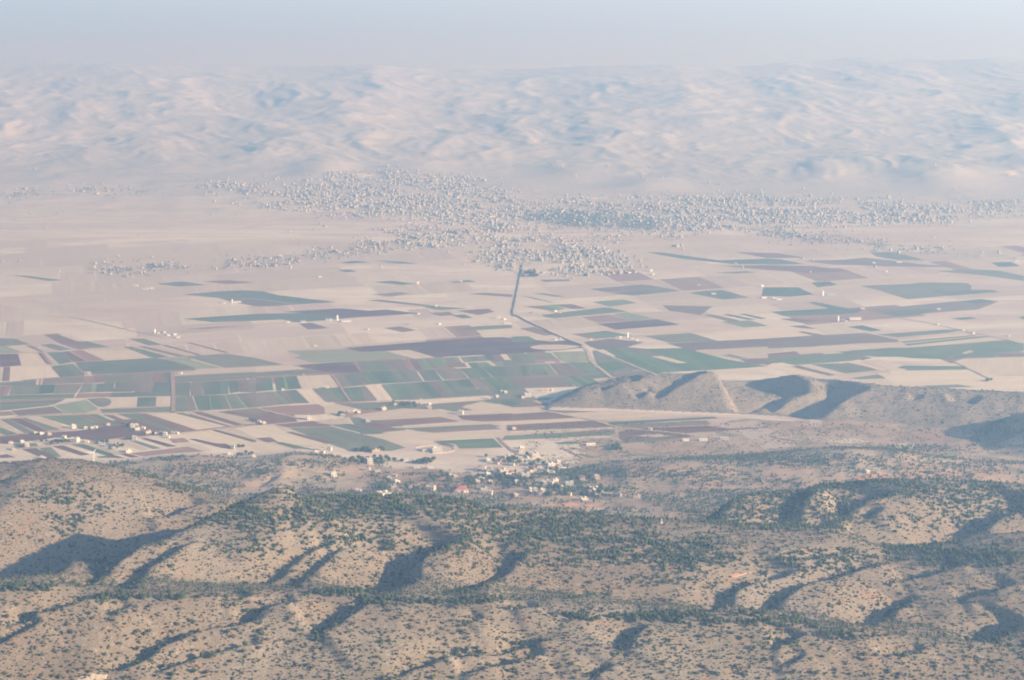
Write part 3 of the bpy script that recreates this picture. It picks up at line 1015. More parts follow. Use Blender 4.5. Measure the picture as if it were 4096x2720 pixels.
FM = {k: field_material(k) for k in FIELD_COL}
VARIANTS = {'g': ['g', 'tg', 'gg', 'g'], 'tg': ['tg', 'g', 'tg', 'gg'], 'gg': ['gg', 'g', 'm3', 'gg', 'lg2', 'tg'], 'm3': ['m3', 'gg', 'm2', 'm3'], 'm2': ['m2', 'gg', 'm3'], 'lg2': ['lg2', 'g', 'gg'], 'pk': ['pk', 'p2', 'm2']}
frng = random.Random(11)
_placed = []



def touches(p, q):
    """do two roughly convex outlines overlap (separating axes)"""
    if p[:, 0].max() < q[:, 0].min() or q[:, 0].max() < p[:, 0].min() or p[:, 1].max() < q[:, 1].min() or q[:, 1].max() < p[:, 1].min():
        return False
    for r in (p, q):
        e = np.roll(r, -1, 0) - r
        for nx, ny in zip(-e[:, 1], e[:, 0]):
            a = p[:, 0] * nx + p[:, 1] * ny; b = q[:, 0] * nx + q[:, 1] * ny
            if a.max() < b.min() or b.max() < a.min():
                return False
    return True


def add_field(key, pix, low=False):
    P = np.array(pix, float)
    x, y = on_plane(P[:, 0], P[:, 1])
    hull = np.stack([x, y], 1)
    if low:
        hull = hull[:0]
    layer = 0
    if not low:
        hull = hull.mean(0) + (hull - hull.mean(0)) * 0.97
        for h2, l2 in _placed:
            if l2 >= layer and touches(hull, h2):
                layer = l2 + 1
        _placed.append((hull, layer))
    # uneven hand-drawn edges: subdivide and jitter each side a little
    ex, ey = [], []
    n = len(x)
    area = abs(np.sum(x * np.roll(y, -1) - y * np.roll(x, -1))) / 2
    jit = min(3.0, 0.02 * math.sqrt(area))
    for i in range(n):
        j = (i + 1) % n
        k = max(1, min(6, int(np.hypot(x[j] - x[i], y[j] - y[i]) / 90)))
        for q in range(k):
            t = q / k
            dx = frng.uniform(-jit, jit) if q else 0; dy = frng.uniform(-jit, jit) if q else 0
            ex.append(x[i] + (x[j] - x[i]) * t + dx); ey.append(y[i] + (y[j] - y[i]) * t + dy)
    zz = 0.06 if low else 0.16 + 0.07 * layer + 0.0007 * (len(_placed) % 90)
    me = bpy.data.meshes.new('field')
    cx, cy = sum(ex) / len(ex), sum(ey) / len(ey)
    me.from_pydata([(a - cx, b - cy, 0) for a, b in zip(ex, ey)], [], [tuple(range(len(ex)))])
    if me.polygons[0].normal.z < 0:
        me.flip_normals()
    ln = [(np.hypot(x[(i + 1) % n] - x[i], y[(i + 1) % n] - y[i]), i) for i in range(n)]
    i = max(ln)[1]
    a = math.atan2(y[(i + 1) % n] - y[i], x[(i + 1) % n] - x[i])
    off = frng.uniform(0, 5000)
    uv = me.uv_layers.new(name='UVMap')
    for lp in me.loops:
        v = me.vertices[lp.vertex_index].co
        uv.data[lp.index].uv = (v.x * math.cos(a) + v.y * math.sin(a) + off, -v.x * math.sin(a) + v.y * math.cos(a) + off)
    me.materials.append(FM[key])
    o = bpy.data.objects.new('field', me)
    o.location = (cx, cy, zz)
    COL.objects.link(o)
    o['kind'] = 'structure'
    o['label'] = FIELD_WORD[key] + ' field on the valley floor'
    return o


# faint patchwork of stubble and fallow plots that fills the plain, laid out along the same two directions as the large fields
_a, _b = (np.array(on_plane(*q)) for q in ((1379.7, 1391.6), (1917.5, 1351.3)))
_c, _d = (np.array(on_plane(*q)) for q in ((1520.6, 1537.9), (1572.6, 1600.4)))
_d1 = (_b - _a) / np.linalg.norm(_b - _a); _d2 = (_d - _c) / np.linalg.norm(_d - _c)
prng = random.Random(77)
_o = np.array([-1750.0, 3000.0])
_row = -1900.0
while _row < 3800:
    hgt = prng.uniform(90, 210)
    col = prng.uniform(-200, 0) - 900
    while col < 4600:
        wid = prng.uniform(120, 420)
        c0 = _o + _d1 * (col + wid / 2) - _d2 * (_row + hgt / 2)
        far = c0[1] / K
        ppx, ppy = project(c0[0], c0[1], 0.0)
        if 4950 < far < 9300 and -150 < ppx < 4250 and prng.random() < 0.72:
            keys = ['b', 'bb', 'b', 'pk', 'lp', 'p2', 'pk', 'ls', 'm3', 'gg'] if far < 6400 else ['b', 'ls', 'lp', 'pk', 'lp', 'b', 'ls', 'pk', 'bb', 'lp', 'b', 'lp']
            if far >= 6400 and ppx < 1300:
                keys = ['ls', 'lp', 'lp', 'b', 'ls', 'lp', 'b', 'lp']
            if ppx > 2250 and ppy > 1665:
                keys = ['pk', 'lp', 'p2', 'm2', 'ls', 'pk', 'm3', 'p3']
            nst = prng.choice([1, 1, 1, 2, 3])
            for q in range(nst):
                u0, u1 = col + wid * q / nst + 2, col + wid * (q + 1) / nst - 2
                P4 = [_o + _d1 * uu - _d2 * vv for uu, vv in ((u0, _row + 2), (u1, _row + 2), (u1, _row + hgt - 2), (u0, _row + hgt - 2))]
                if max(float(ground(*pp)) for pp in P4) < 0.4:
                    add_field(prng.choice(keys), [project(pp[0], pp[1], 0.0) for pp in P4], low=True)
        col += wid
    _row += hgt

for line in FIELDS.strip().split('\n'):
    tk = line.split()
    pts = [tuple(map(float, q.split(','))) for q in tk[2:] if ',' in q]
    n = int(tk[-1]) if ',' not in tk[-1] else 1
    pix = tile(tk[0], pts)
    if n == 1:
        add_field(tk[1], pix)
    else:
        (a, b, c, d) = [np.array(q) for q in pix]
        cuts = [0.0] + sorted((k + frng.uniform(-0.25, 0.25)) / n for k in range(1, n)) + [1.0]
        for k in range(n):
            t0, t1 = cuts[k], cuts[k + 1]
            key = frng.choice(VARIANTS.get(tk[1], [tk[1]]))
            add_field(key, [a + (b - a) * t0, a + (b - a) * t1, d + (c - d) * t1, d + (c - d) * t0])

# ------------------------------------------------------------------ roads and tracks
ASPHALT = plain('worn_asphalt', (0.085, 0.085, 0.09), 0.9, 0.15, 0.05)
DUST = plain('dusty_track', (0.50, 0.39, 0.28), 0.95, 0.12, 0.05)
PINKDUST = plain('red_dust_track', (0.38, 0.25, 0.19), 0.95, 0.12, 0.05)


def road(name, pix, width, mat, lift=0.8):
    P = np.array(pix, float)
    t = np.linspace(0, len(P) - 1, (len(P) - 1) * 8 + 1)
    px = np.interp(t, np.arange(len(P)), P[:, 0]); py = np.interp(t, np.arange(len(P)), P[:, 1])
    k = np.ones(5) / 5
    px[2:-2] = np.convolve(px, k, 'valid'); py[2:-2] = np.convolve(py, k, 'valid')
    x, y, z = land(px, py, dmin=4000)
    dx = np.gradient(x); dy = np.gradient(y); L = np.hypot(dx, dy) + 1e-6
    nx, ny = -dy / L, dx / L
    v = []
    for s in (-0.5, 0.5):
        xa, ya = x + nx * width * s, y + ny * width * s
        v.append(np.stack([xa, ya, np.maximum(ground(xa, ya), 0) + lift], 1))
    n = len(x)
    V = np.concatenate(v)
    F = [(i + 1, i, n + i, n + i + 1) for i in range(n - 1)]
    o = mesh_from(name, V, F, mat)
    o['kind'] = 'structure'
    return o


road('road', tile('B3', [(20, 600), (230, 705), (480, 818), (640, 880)]), 7, ASPHALT)
road('road', [(2086, 1060), (2076, 1110), (2060, 1190), (2046, 1250), (2052, 1264)], 4, ASPHALT)
road('track', tile('B3', [(640, 880), (690, 925), (712, 975), (722, 1020), (735, 1035), (850, 1120), (950, 1205)]), 8, DUST)
road('track', tile('A3', [(760, 0), (900, 55), (1080, 128), (1240, 190), (1335, 235)]), 6, DUST)
road('track', tile('A2', [(690, 225), (740, 270), (795, 370), (872, 475)]), 6, PINKDUST)
road('track', tile('A1', [(1588, 205), (1594, 300), (1600, 420), (1596, 585)]), 8, PINKDUST)
road('track', tile('A1', [(150, 614), (600, 592), (1100, 584), (1570, 578), (1900, 560)]), 6, DUST)
road('track', tile('A1', [(0, 795), (350, 765), (700, 735), (960, 702), (1230, 690)]), 6, PINKDUST)
road('track', tile('A1', [(150, 915), (560, 868), (870, 838), (1300, 803), (1650, 770), (1950, 738), (2250, 695)]), 6, DUST)
road('track', tile('A2', [(0, 535), (270, 605), (430, 640)]), 6, DUST)
road('track', tile('A3', [(270, 553), (430, 590), (760, 650), (960, 712), (1100, 727), (1500, 765), (1720, 795)]), 6, DUST)
road('track', tile('A4', [(1700, 103), (1830, 165), (1960, 230), (2050, 270)]), 5, PINKDUST)
road('track', tile('B4', [(1180, 620), (1570, 690), (1800, 745), (2160, 818), (2361, 865)]), 6, DUST)
road('track', tile('B3', [(150, 665), (400, 640), (650, 618), (900, 595)]), 6, DUST)
road('track', tile('B3', [(550, 840), (700, 828), (900, 812), (1200, 792), (1900, 738)]), 6, DUST)
road('track', tile('B1', [(640, 620), (900, 670), (1250, 755), (1500, 800)]), 5, DUST)
road('track', tile('B1', [(1150, 550), (1300, 525), (1500, 490), (1760, 455)]), 5, DUST)
road('track', tile('B1', [(1450, 760), (1900, 740), (2300, 700), (2600, 675)]), 5, DUST)
road('track', tile('A2', [(2230, 810), (2280, 860), (2361, 930), (2420, 960)]), 6, PINKDUST)
road('track', tile('A3', [(455, 905), (560, 950), (660, 1005)]), 5, PINKDUST)

# ------------------------------------------------------------------ buildings
WALLS = {
    'white': plain('white_plaster', (0.57, 0.545, 0.50), 0.85, 0.06, 0.3), 'cream': plain('cream_plaster', (0.66, 0.58, 0.46), 0.85, 0.07, 0.3), 'grey': plain('bare_grey_block', (0.40, 0.38, 0.35), 0.9, 0.1, 0.3),
    'stone': plain('pale_stone', (0.56, 0.50, 0.41), 0.9, 0.1, 0.4), 'pink': plain('pinkish_render', (0.60, 0.45, 0.37), 0.9, 0.08, 0.3), 'bluegrey': plain('blue_grey_sheet', (0.36, 0.41, 0.46), 0.6, 0.08, 0.3)}
ROOFS = {'concrete': plain('flat_concrete_roof', (0.50, 0.47, 0.42), 0.9, 0.12, 0.4), 'whiteroof': plain('whitewashed_roof', (0.64, 0.62, 0.58), 0.85, 0.06, 0.4), 'red': plain('red_roof_tiles', (0.36, 0.15, 0.11), 0.8, 0.2, 0.8),
         'sheet': plain('metal_sheet_roof', (0.50, 0.53, 0.55), 0.45, 0.1, 0.4), 'plastic': plain('greenhouse_plastic', (0.66, 0.70, 0.72), 0.35, 0.06, 0.3)}
GLASS = plain('dark_window_glass', (0.035, 0.045, 0.055), 0.2, 0.1, 1.0)
DOORM = plain('brown_door', (0.13, 0.085, 0.06), 0.7, 0.1, 1.0)
METAL = plain('galvanised_metal', (0.62, 0.63, 0.63), 0.45, 0.06, 0.5)
WHITEPAINT = plain('white_painted_steel', (0.80, 0.80, 0.78), 0.45, 0.03, 0.5)

_cache = {}


def cached(key, verts, faces, mat):
    if key not in _cache:
        me = bpy.data.meshes.new(key[0])
        me.from_pydata([tuple(map(float, v)) for v in verts], [], faces)
        me.materials.append(mat)
        _cache[key] = me
    return _cache[key]


BOXF = [(0, 2, 3, 1), (4, 5, 7, 6), (0, 1, 5, 4), (2, 6, 7, 3), (0, 4, 6, 2), (1, 3, 7, 5)]


def boxv(cx, cy, z0, sx, sy, sz):
    return [(cx + (sx / 2 if i & 1 else -sx / 2), cy + (sy / 2 if i & 2 else -sy / 2), z0 + (sz if i & 4 else 0)) for i in range(8)]


def part(parent, name, verts, faces, mat, loc=(0, 0, 0), rotz=0.0):
    me = bpy.data.meshes.new(name)
    me.from_pydata([tuple(map(float, v)) for v in verts], [], faces)
    me.materials.append(mat)
    o = bpy.data.objects.new(name, me)
    COL.objects.link(o)
    o.parent = parent
    o.location = loc
    o.rotation_euler = (0, 0, rotz)
    return o


def instance_part(parent, name, me, loc, rotz=0.0, scale=(1, 1, 1)):
    o = bpy.data.objects.new(name, me)
    COL.objects.link(o)
    o.parent = parent
    o.location = loc
    o.rotation_euler = (0, 0, rotz)
    o.scale = scale
    return o


def multi(boxes):
    V, F = [], []
    for b in boxes:
        n = len(V)
        V += boxv(*b)
        F += [tuple(i + n for i in f) for f in BOXF]
    return V, F


def root(name, x, y, z, rotz, label, cat, group):
    e = bpy.data.objects.new(name, None)
    e.empty_display_size = 2.0
    e.location = (x, y, z)
    e.rotation_euler = (0, 0, rotz)
    COL.objects.link(e)
    e['label'] = label; e['category'] = cat
    if group:
        e['group'] = group
    return e


def pitched(w, d, z, rise, over, hip):
    a, b = w / 2 + over, d / 2 + over
    r = max(w / 2 - (d / 2 if hip else -over), 0.2)
    v = [(-a, -b, z), (a, -b, z), (a, b, z), (-a, b, z), (-r, 0, z + rise), (r, 0, z + rise), (-a, -b, z - 0.18), (a, -b, z - 0.18), (a, b, z - 0.18), (-a, b, z - 0.18)]
    f = [(0, 1, 5, 4), (2, 3, 4, 5), (1, 2, 5), (3, 0, 4), (6, 9, 8, 7), (0, 6, 7, 1), (1, 7, 8, 2), (2, 8, 9, 3), (3, 9, 6, 0)]
    return v, f


def house(name, x, y, w, d, storeys, rotz, wall, roof, label, cat, group, detail=2, z=None):
    z = float(ground(x, y)) if z is None else z
    zs = [float(ground(x + a * w / 2, y + b * d / 2)) for a in (-1, 1) for b in (-1, 1)]
    base = min(zs + [z])
    e = root(name, x, y, max(z, 0), rotz, label, cat, group)
    h = 3.2 * storeys + 0.2
    sink = max(z, 0) - base + 0.4
    part(e, 'wall', boxv(0, 0, -sink, w, d, h + sink), BOXF, WALLS[wall])
    if roof == 'red':
        part(e, 'roof', *pitched(w, d, h, min(w, d) * 0.24, 0.5, True), ROOFS['red'])
    elif roof == 'gable':
        part(e, 'roof', *pitched(w, d, h, d * 0.16, 0.4, False), ROOFS['sheet'])
    else:
        rf = part(e, 'roof', boxv(0, 0, h, w + 0.5, d + 0.5, 0.25), BOXF, ROOFS[roof])
        if detail > 0:
            v, f = multi([(0, -d / 2, h + 0.25, w + 0.5, 0.25, 0.7), (0, d / 2, h + 0.25, w + 0.5, 0.25, 0.7), (-w / 2 - .1, 0, h + 0.25, 0.25, d - 0.3, 0.7), (w / 2 + .1, 0, h + 0.25, 0.25, d - 0.3, 0.7)])
            part(rf, 'parapet', v, f, WALLS[wall])
            if w > 9:
                part(rf, 'stair_tower', boxv(w * 0.25, d * 0.18, h + 0.25, 3.2, 3.4, 2.4), BOXF, WALLS[wall])
            part(rf, 'water_tank', boxv(-w * 0.22, d * 0.2, h + 0.25, 1.6, 1.3, 1.4), BOXF, METAL)
    if detail > 0:
        win = cached(('window',), boxv(0, 0, 0, 1.5, 0.16, 1.5), BOXF, GLASS)
        door = cached(('door',), boxv(0, 0, 0, 1.3, 0.18, 2.2), BOXF, DOORM)
        n = max(2, min(4, int(w / 3.4)))
        m = max(1, min(3, int(d / 3.8)))
        for s in range(storeys):
            for k in range(n):
                u = (k + 0.5) / n - 0.5
                if s == 0 and k == n // 2:
                    instance_part(e, 'door', door, (u * w, -d / 2 - 0.03, 0.0))
                else:
                    instance_part(e, 'window', win, (u * w, -d / 2 - 0.03, 1.0 + 3.2 * s))
            if detail > 1:
                for k in range(m):
                    u = (k + 0.5) / m - 0.5
                    instance_part(e, 'window', win, (w / 2 + 0.03, u * d, 1.0 + 3.2 * s), math.pi / 2)
        if detail > 1 and storeys > 1:
            bal = part(e, 'balcony', boxv(0, -d / 2 - 0.7, 3.1, w * 0.45, 1.4, 0.2), BOXF, ROOFS['concrete'])
            part(bal, 'railing', boxv(0, -d / 2 - 1.35, 3.3, w * 0.45, 0.1, 0.9), BOXF, WALLS[wall])
    return e


def shed(name, x, y, w, d, h, rotz, wall, roof, label, cat, group):
    """long low farm building with a shallow pitched roof, doors at the front"""
    z = max(float(ground(x, y)), 0)
    e = root(name, x, y, z, rotz, label, cat, group)
    part(e, 'wall', boxv(0, 0, -0.6, w, d, h + 0.6), BOXF, WALLS[wall])
    part(e, 'roof', *pitched(w, d, h, d * 0.17, 0.4, False), ROOFS[roof])
    n = max(2, int(w / 6))
    win = cached(('vent_opening',), boxv(0, 0, 0, 2.6, 0.16, 0.9), BOXF, GLASS)
    for k in range(min(n, 10)):
        instance_part(e, 'vent_opening', win, (((k + 0.5) / min(n, 10) - 0.5) * w, -d / 2 - 0.03, h * 0.5))
    return e


def greenhouse(name, x, y, w, d, rotz, label, group):
    z = max(float(ground(x, y)), 0)
    e = root(name, x, y, z, rotz, label, 'greenhouse', group)
    n = 3
    for k in range(n):
        V, F = [], []
        seg = 8
        bw = d / n
        for s in (-1, 1):
            for i in range(seg + 1):
                a = math.pi * i / seg
                V.append((s * w / 2, (k - (n - 1) / 2) * bw - math.cos(a) * bw * 0.47, math.sin(a) * 3.0))
        m = seg + 1
        for i in range(seg):
            F.append((i, i + 1, m + i + 1, m + i))
        F += [tuple(range(m))[::-1], tuple(range(m, 2 * m))]
        part(e, 'tunnel', V, F, ROOFS['plastic'])
    return e


def silo(x, y, r, h, label, group, n=16):
    z = max(float(ground(x, y)), 0)
    e = root('silo', x, y, z, 0.3, label, 'silo', group)
    V = [(r * math.cos(2 * math.pi * i / n), r * math.sin(2 * math.pi * i / n), zz) for zz in (-0.3, h) for i in range(n)]
    F = [(i, (i + 1) % n, n + (i + 1) % n, n + i) for i in range(n)]
    part(e, 'tank', V, F, WHITEPAINT)
    V = [(1.06 * r * math.cos(2 * math.pi * i / n), 1.06 * r * math.sin(2 * math.pi * i / n), h) for i in range(n)] + [(0, 0, h + r * 0.7)]
    part(e, 'conical_roof', V, [(i, (i + 1) % n, n) for i in range(n)] + [tuple(range(n))[::-1]], METAL)
    v, f = multi([(r + 0.25, -0.25, 0, 0.08, 0.08, h), (r + 0.25, 0.25, 0, 0.08, 0.08, h)] + [(r + 0.25, 0, 0.5 + k * 0.6, 0.06, 0.5, 0.06) for k in range(int(h / 0.6))])
    part(e, 'ladder', v, f, METAL)
    v, f = multi([(r * 0.98, 0, h * q, 0.1, r * 1.2, 0.12) for q in (0.25, 0.5, 0.75)])
    part(e, 'band', v, f, METAL)
    return e


ORD = ['leftmost', 'second from left', 'third from left', 'fourth from left', 'fifth from left', 'sixth from left', 'seventh from left', 'eighth from left', 'ninth from left', 'tenth from left', 'eleventh from left',
       'twelfth from left', 'thirteenth from left', 'fourteenth from left', 'fifteenth from left', 'sixteenth from left', 'seventeenth from left', 'eighteenth from left']
LOOK = {'white': 'white', 'cream': 'cream', 'grey': 'grey', 'stone': 'pale stone', 'pink': 'pinkish', 'bluegrey': 'blue grey'}
brng = random.Random(5)


GV = 'houses of the near village'


def place_cluster(entries, where, group, kind='house', name='house', detail=2, cat='house'):
    """entries: (px, py of the foot, width in photograph pixels, wall, roof, storeys)"""
    entries = sorted(entries, key=lambda q: q[0])
    P = np.array([q[:3] for q in entries], float)
    X, Y, Z = land(P[:, 0], P[:, 1], dmin=3900)
    for k, q in enumerate(entries):
        wall, roof, st = q[3], q[4], q[5]
        w = q[2] * Y[k] / FPX * (1.1 if group == GV else 0.78)
        rot = brng.uniform(-0.35, 0.6)
        lab = LOOK[wall] + (' red-roofed' if roof == 'red' else '') + ' ' + kind + ', ' + ORD[min(k, 17)] + ' ' + where
        if kind == 'shed':
            shed(name, X[k], Y[k], max(w, 8), min(max(w * 0.35, 6), 14), 3.4 if w < 30 else 4.5, rot * 0.4, wall, roof, lab, cat, group)
        elif kind == 'greenhouse':
            greenhouse(name, X[k], Y[k], max(w, 14), 18, rot * 0.3, lab, group)
        else:
            w = max(w, 6.5)
            house(name, X[k], Y[k], w, w * brng.uniform(0.7, 0.95), st, rot, wall, roof, lab, cat, group, detail)


VZ = lambda L: [(1400 + a * .50826, 1750 + b * .50826, c * .50826, w, r, s) for a, b, c, w, r, s in L]
AZ = lambda k, L: [(TILE[k][0] + a * TS, TILE[k][1] + b * TS, c * TS, w, r, s) for a, b, c, w, r, s in L]
GV = 'houses of the near village'
place_cluster(VZ([(1090, 182, 38, 'white', 'whiteroof', 1), (1195, 188, 42, 'cream', 'red', 1), (1240, 158, 60, 'stone', 'concrete', 1), (1275, 218, 38, 'white', 'concrete', 1), (1305, 200, 34, 'cream', 'whiteroof', 1),
                  (1460, 152, 58, 'cream', 'concrete', 2), (1545, 143, 30, 'stone', 'concrete', 1), (1350, 88, 34, 'cream', 'concrete', 1), (1352, 112, 42, 'stone', 'concrete', 1), (1530, 203, 28, 'white', 'concrete', 1), (1580, 217, 54, 'cream', 'whiteroof', 1)]),
              'along the top of the near village', GV)
place_cluster(VZ([(1050, 264, 28, 'white', 'concrete', 1), (1105, 268, 44, 'white', 'concrete', 1), (1205, 284, 56, 'cream', 'concrete', 2), (1275, 284, 40, 'cream', 'red', 1), (1082, 293, 32, 'white', 'whiteroof', 1), (1128, 312, 24, 'stone', 'concrete', 1),
                  (1385, 318, 64, 'cream', 'concrete', 2), (1590, 288, 40, 'cream', 'whiteroof', 1), (1035, 332, 34, 'stone', 'concrete', 1), (1105, 355, 34, 'pink', 'concrete', 1), (790, 305, 36, 'stone', 'concrete', 1), (830, 315, 30, 'grey', 'concrete', 1)]),
              'in the middle row of the near village', GV)
place_cluster(VZ([(1615, 347, 44, 'white', 'concrete', 1), (1540, 357, 54, 'cream', 'concrete', 1), (1582, 368, 30, 'white', 'concrete', 1), (1728, 382, 58, 'white', 'whiteroof', 2), (1605, 440, 38, 'pink', 'red', 1), (1930, 412, 52, 'cream', 'concrete', 1),
                  (1897, 408, 26, 'white', 'concrete', 1), (1977, 432, 24, 'white', 'concrete', 1), (1840, 492, 54, 'stone', 'concrete', 1), (1950, 470, 28, 'white', 'whiteroof', 1), (2110, 462, 44, 'grey', 'concrete', 1), (2258, 477, 44, 'cream', 'concrete', 1)]),
              'in the lower right part of the near village', GV)
place_cluster(VZ([(640, 418, 58, 'stone', 'concrete', 2), (868, 428, 104, 'white', 'red', 2), (712, 397, 40, 'pink', 'red', 1), (1055, 414, 48, 'white', 'sheet', 1), (270, 466, 86, 'cream', 'concrete', 2), (340, 392, 44, 'grey', 'concrete', 1),
                  (370, 354, 38, 'white', 'whiteroof', 1), (310, 324, 30, 'stone', 'concrete', 1), (352, 302, 28, 'grey', 'concrete', 1), (66, 427, 38, 'white', 'concrete', 1), (1310, 462, 40, 'pink', 'concrete', 1)]),
              'in the lower left part of the near village', GV)
place_cluster(VZ([(150, 207, 46, 'grey', 'concrete', 3), (135, 257, 44, 'stone', 'concrete', 1), (218, 273, 46, 'grey', 'concrete', 1), (210, 118, 70, 'pink', 'concrete', 1), (-130, 308, 40, 'white', 'whiteroof', 2), (-215, 98, 50, 'stone', 'concrete', 1), (-165, 100, 40, 'white', 'concrete', 1)]),
              'among the trees west of the near village', GV)
srng = random.Random(19)
for _lo, _hi, _wh in ((150, 300, 'among the small houses strewn through the upper village'), (300, 480, 'among the small houses strewn through the lower village')):
    place_cluster(VZ([(srng.uniform(980, 2000) if _lo > 200 else srng.uniform(960, 1640), srng.uniform(_lo, _hi), srng.uniform(22, 38), srng.choice(['white', 'cream', 'stone', 'white']), srng.choice(['concrete', 'concrete', 'whiteroof', 'red']), srng.choice([1, 1, 2])) for _ in range(16)]), _wh, GV, detail=1)
place_cluster(VZ([(430, 182, 60, 'white', 'sheet', 1), (520, 193, 56, 'bluegrey', 'sheet', 1), (600, 200, 50, 'bluegrey', 'sheet', 1), (540, 238, 100, 'cream', 'sheet', 1), (632, 243, 66, 'stone', 'sheet', 1)]), 'below the ring walled building', 'sheds below the ring walled building', 'shed', 'farm_shed', 1, 'shed')
GF = 'farm buildings scattered over the near fields'
place_cluster(AZ('A1', [(680, 722, 54, 'white', 'concrete', 2), (330, 772, 28, 'white', 'concrete', 1), (385, 778, 54, 'white', 'whiteroof', 1), (458, 789, 28, 'cream', 'concrete', 1), (792, 730, 26, 'cream', 'concrete', 1), (850, 725, 30, 'white', 'concrete', 1),
                        (882, 722, 22, 'cream', 'concrete', 1), (1000, 699, 32, 'cream', 'concrete', 1)]), 'along the track above the broad ploughed field', GF, name='farmhouse', detail=1)
place_cluster(AZ('A1', [(1222, 715, 50, 'white', 'concrete', 2), (1268, 738, 60, 'white', 'whiteroof', 1), (1262, 700, 40, 'grey', 'concrete', 1), (1322, 728, 44, 'cream', 'concrete', 1), (1370, 768, 64, 'cream', 'concrete', 1), (1442, 778, 44, 'stone', 'concrete', 1),
                        (1492, 772, 34, 'white', 'concrete', 1), (1522, 794, 48, 'white', 'whiteroof', 2), (1548, 808, 36, 'white', 'concrete', 1), (1592, 772, 30, 'grey', 'concrete', 1), (1632, 774, 38, 'cream', 'concrete', 1)]),
              'in the farm hamlet between ploughed strips', GF, name='farmhouse', detail=1)
place_cluster(AZ('A1', [(690, 850, 98, 'white', 'whiteroof', 2), (250, 896, 42, 'white', 'whiteroof', 2), (130, 926, 32, 'stone', 'concrete', 1), (1180, 940, 66, 'cream', 'concrete', 1), (1240, 830, 54, 'grey', 'concrete', 2), (2148, 908, 32, 'grey', 'concrete', 2),
                        (2120, 968, 60, 'stone', 'concrete', 1), (802, 852, 22, 'cream', 'concrete', 1), (592, 810, 22, 'cream', 'concrete', 1), (385, 1002, 28, 'white', 'concrete', 1), (412, 1010, 26, 'cream', 'concrete', 1), (100, 868, 18, 'cream', 'concrete', 1), (205, 857, 22, 'cream', 'concrete', 1),
                        (2345, 990, 40, 'cream', 'concrete', 1)]), 'in the strip fields nearest the left hills', GF, name='farmhouse', detail=1)
place_cluster(AZ('A1', [(940, 866, 70, 'bluegrey', 'sheet', 1), (1000, 892, 80, 'bluegrey', 'sheet', 1), (1070, 912, 80, 'bluegrey', 'sheet', 1), (820, 222, 44, 'grey', 'sheet', 1), (1662, 220, 30, 'cream', 'sheet', 1)]), 'among the left hand strip fields', 'metal sheds in the strip fields', 'shed', 'farm_shed', 1, 'shed')
place_cluster(AZ('A2', [(490, 642, 54, 'white', 'concrete', 2), (800, 608, 52, 'grey', 'concrete', 1), (905, 578, 60, 'cream', 'concrete', 1), (945, 580, 32, 'stone', 'concrete', 1), (860, 582, 34, 'white', 'concrete', 1), (1175, 548, 62, 'stone', 'concrete', 1), (1288, 512, 30, 'white', 'concrete', 1),
                        (1890, 590, 56, 'white', 'whiteroof', 2), (1600, 507, 22, 'cream', 'concrete', 1), (1600, 537, 16, 'white', 'concrete', 1), (1032, 663, 54, 'grey', 'concrete', 1), (30, 670, 44, 'white', 'concrete', 1), (76, 683, 32, 'cream', 'concrete', 1)]),
              'in the middle of the plain behind the village', GF, name='farmhouse', detail=1)
place_cluster(AZ('A2', [(555, 945, 34, 'stone', 'concrete', 1), (616, 948, 44, 'white', 'concrete', 1), (1095, 944, 72, 'cream', 'concrete', 1), (2270, 392, 34, 'white', 'concrete', 1), (2302, 398, 34, 'white', 'whiteroof', 1), (2140, 452, 44, 'cream', 'concrete', 1), (2222, 434, 32, 'stone', 'concrete', 1),
                        (250, 377, 26, 'cream', 'concrete', 1), (650, 352, 18, 'cream', 'concrete', 1)]), 'at the edges of the green strip fields', GF, name='farmhouse', detail=1)
place_cluster(AZ('A3', [(148, 432, 84, 'white', 'whiteroof', 2), (100, 445, 34, 'stone', 'concrete', 1), (290, 378, 30, 'cream', 'concrete', 1), (332, 374, 24, 'cream', 'concrete', 1), (372, 374, 24, 'stone', 'concrete', 1), (18, 735, 44, 'pink', 'concrete', 1), (1275, 738, 24, 'cream', 'concrete', 1)]),
              'on the plain left of the rocky hill', GF, name='farmhouse', detail=1)
place_cluster(AZ('A3', [(1762, 834, 96, 'white', 'whiteroof', 1), (1960, 824, 100, 'cream', 'sheet', 1), (1600, 838, 76, 'cream', 'sheet', 1), (725, 878, 112, 'white', 'plastic', 1), (480, 1100, 60, 'white', 'plastic', 1)]), 'of the pale sheds below the rocky hill', 'pale sheds below the rocky hill', 'shed', 'farm_shed', 1, 'shed')
GP = 'farmsteads on the far plain'
place_cluster(AZ('B1', [(1520, 762, 34, 'white', 'whiteroof', 1), (1555, 790, 34, 'white', 'whiteroof', 1), (1612, 784, 36, 'white', 'whiteroof', 1), (1642, 810, 40, 'white', 'whiteroof', 1), (1460, 768, 26, 'grey', 'concrete', 1)]), 'on the silo farm at the straw plain', GP, name='farmhouse', detail=0)
place_cluster(AZ('B1', [(2060, 488, 34, 'cream', 'sheet', 1), (2190, 482, 90, 'white', 'sheet', 1), (1250, 332, 60, 'cream', 'sheet', 1), (1340, 360, 70, 'white', 'sheet', 1), (1400, 356, 40, 'cream', 'sheet', 1)]), 'of the far left farm sheds', GP, 'shed', 'farm_shed', 1, 'shed')
place_cluster(AZ('B2', [(690, 650, 34, 'white', 'sheet', 1), (658, 648, 30, 'white', 'sheet', 1), (830, 658, 110, 'white', 'sheet', 1), (435, 666, 60, 'white', 'sheet', 1), (295, 670, 40, 'cream', 'sheet', 1), (2320, 678, 80, 'cream', 'sheet', 1), (1400, 684, 54, 'grey', 'sheet', 1)]), 'of the sheds on the middle plain', GP, 'shed', 'farm_shed', 1, 'shed')
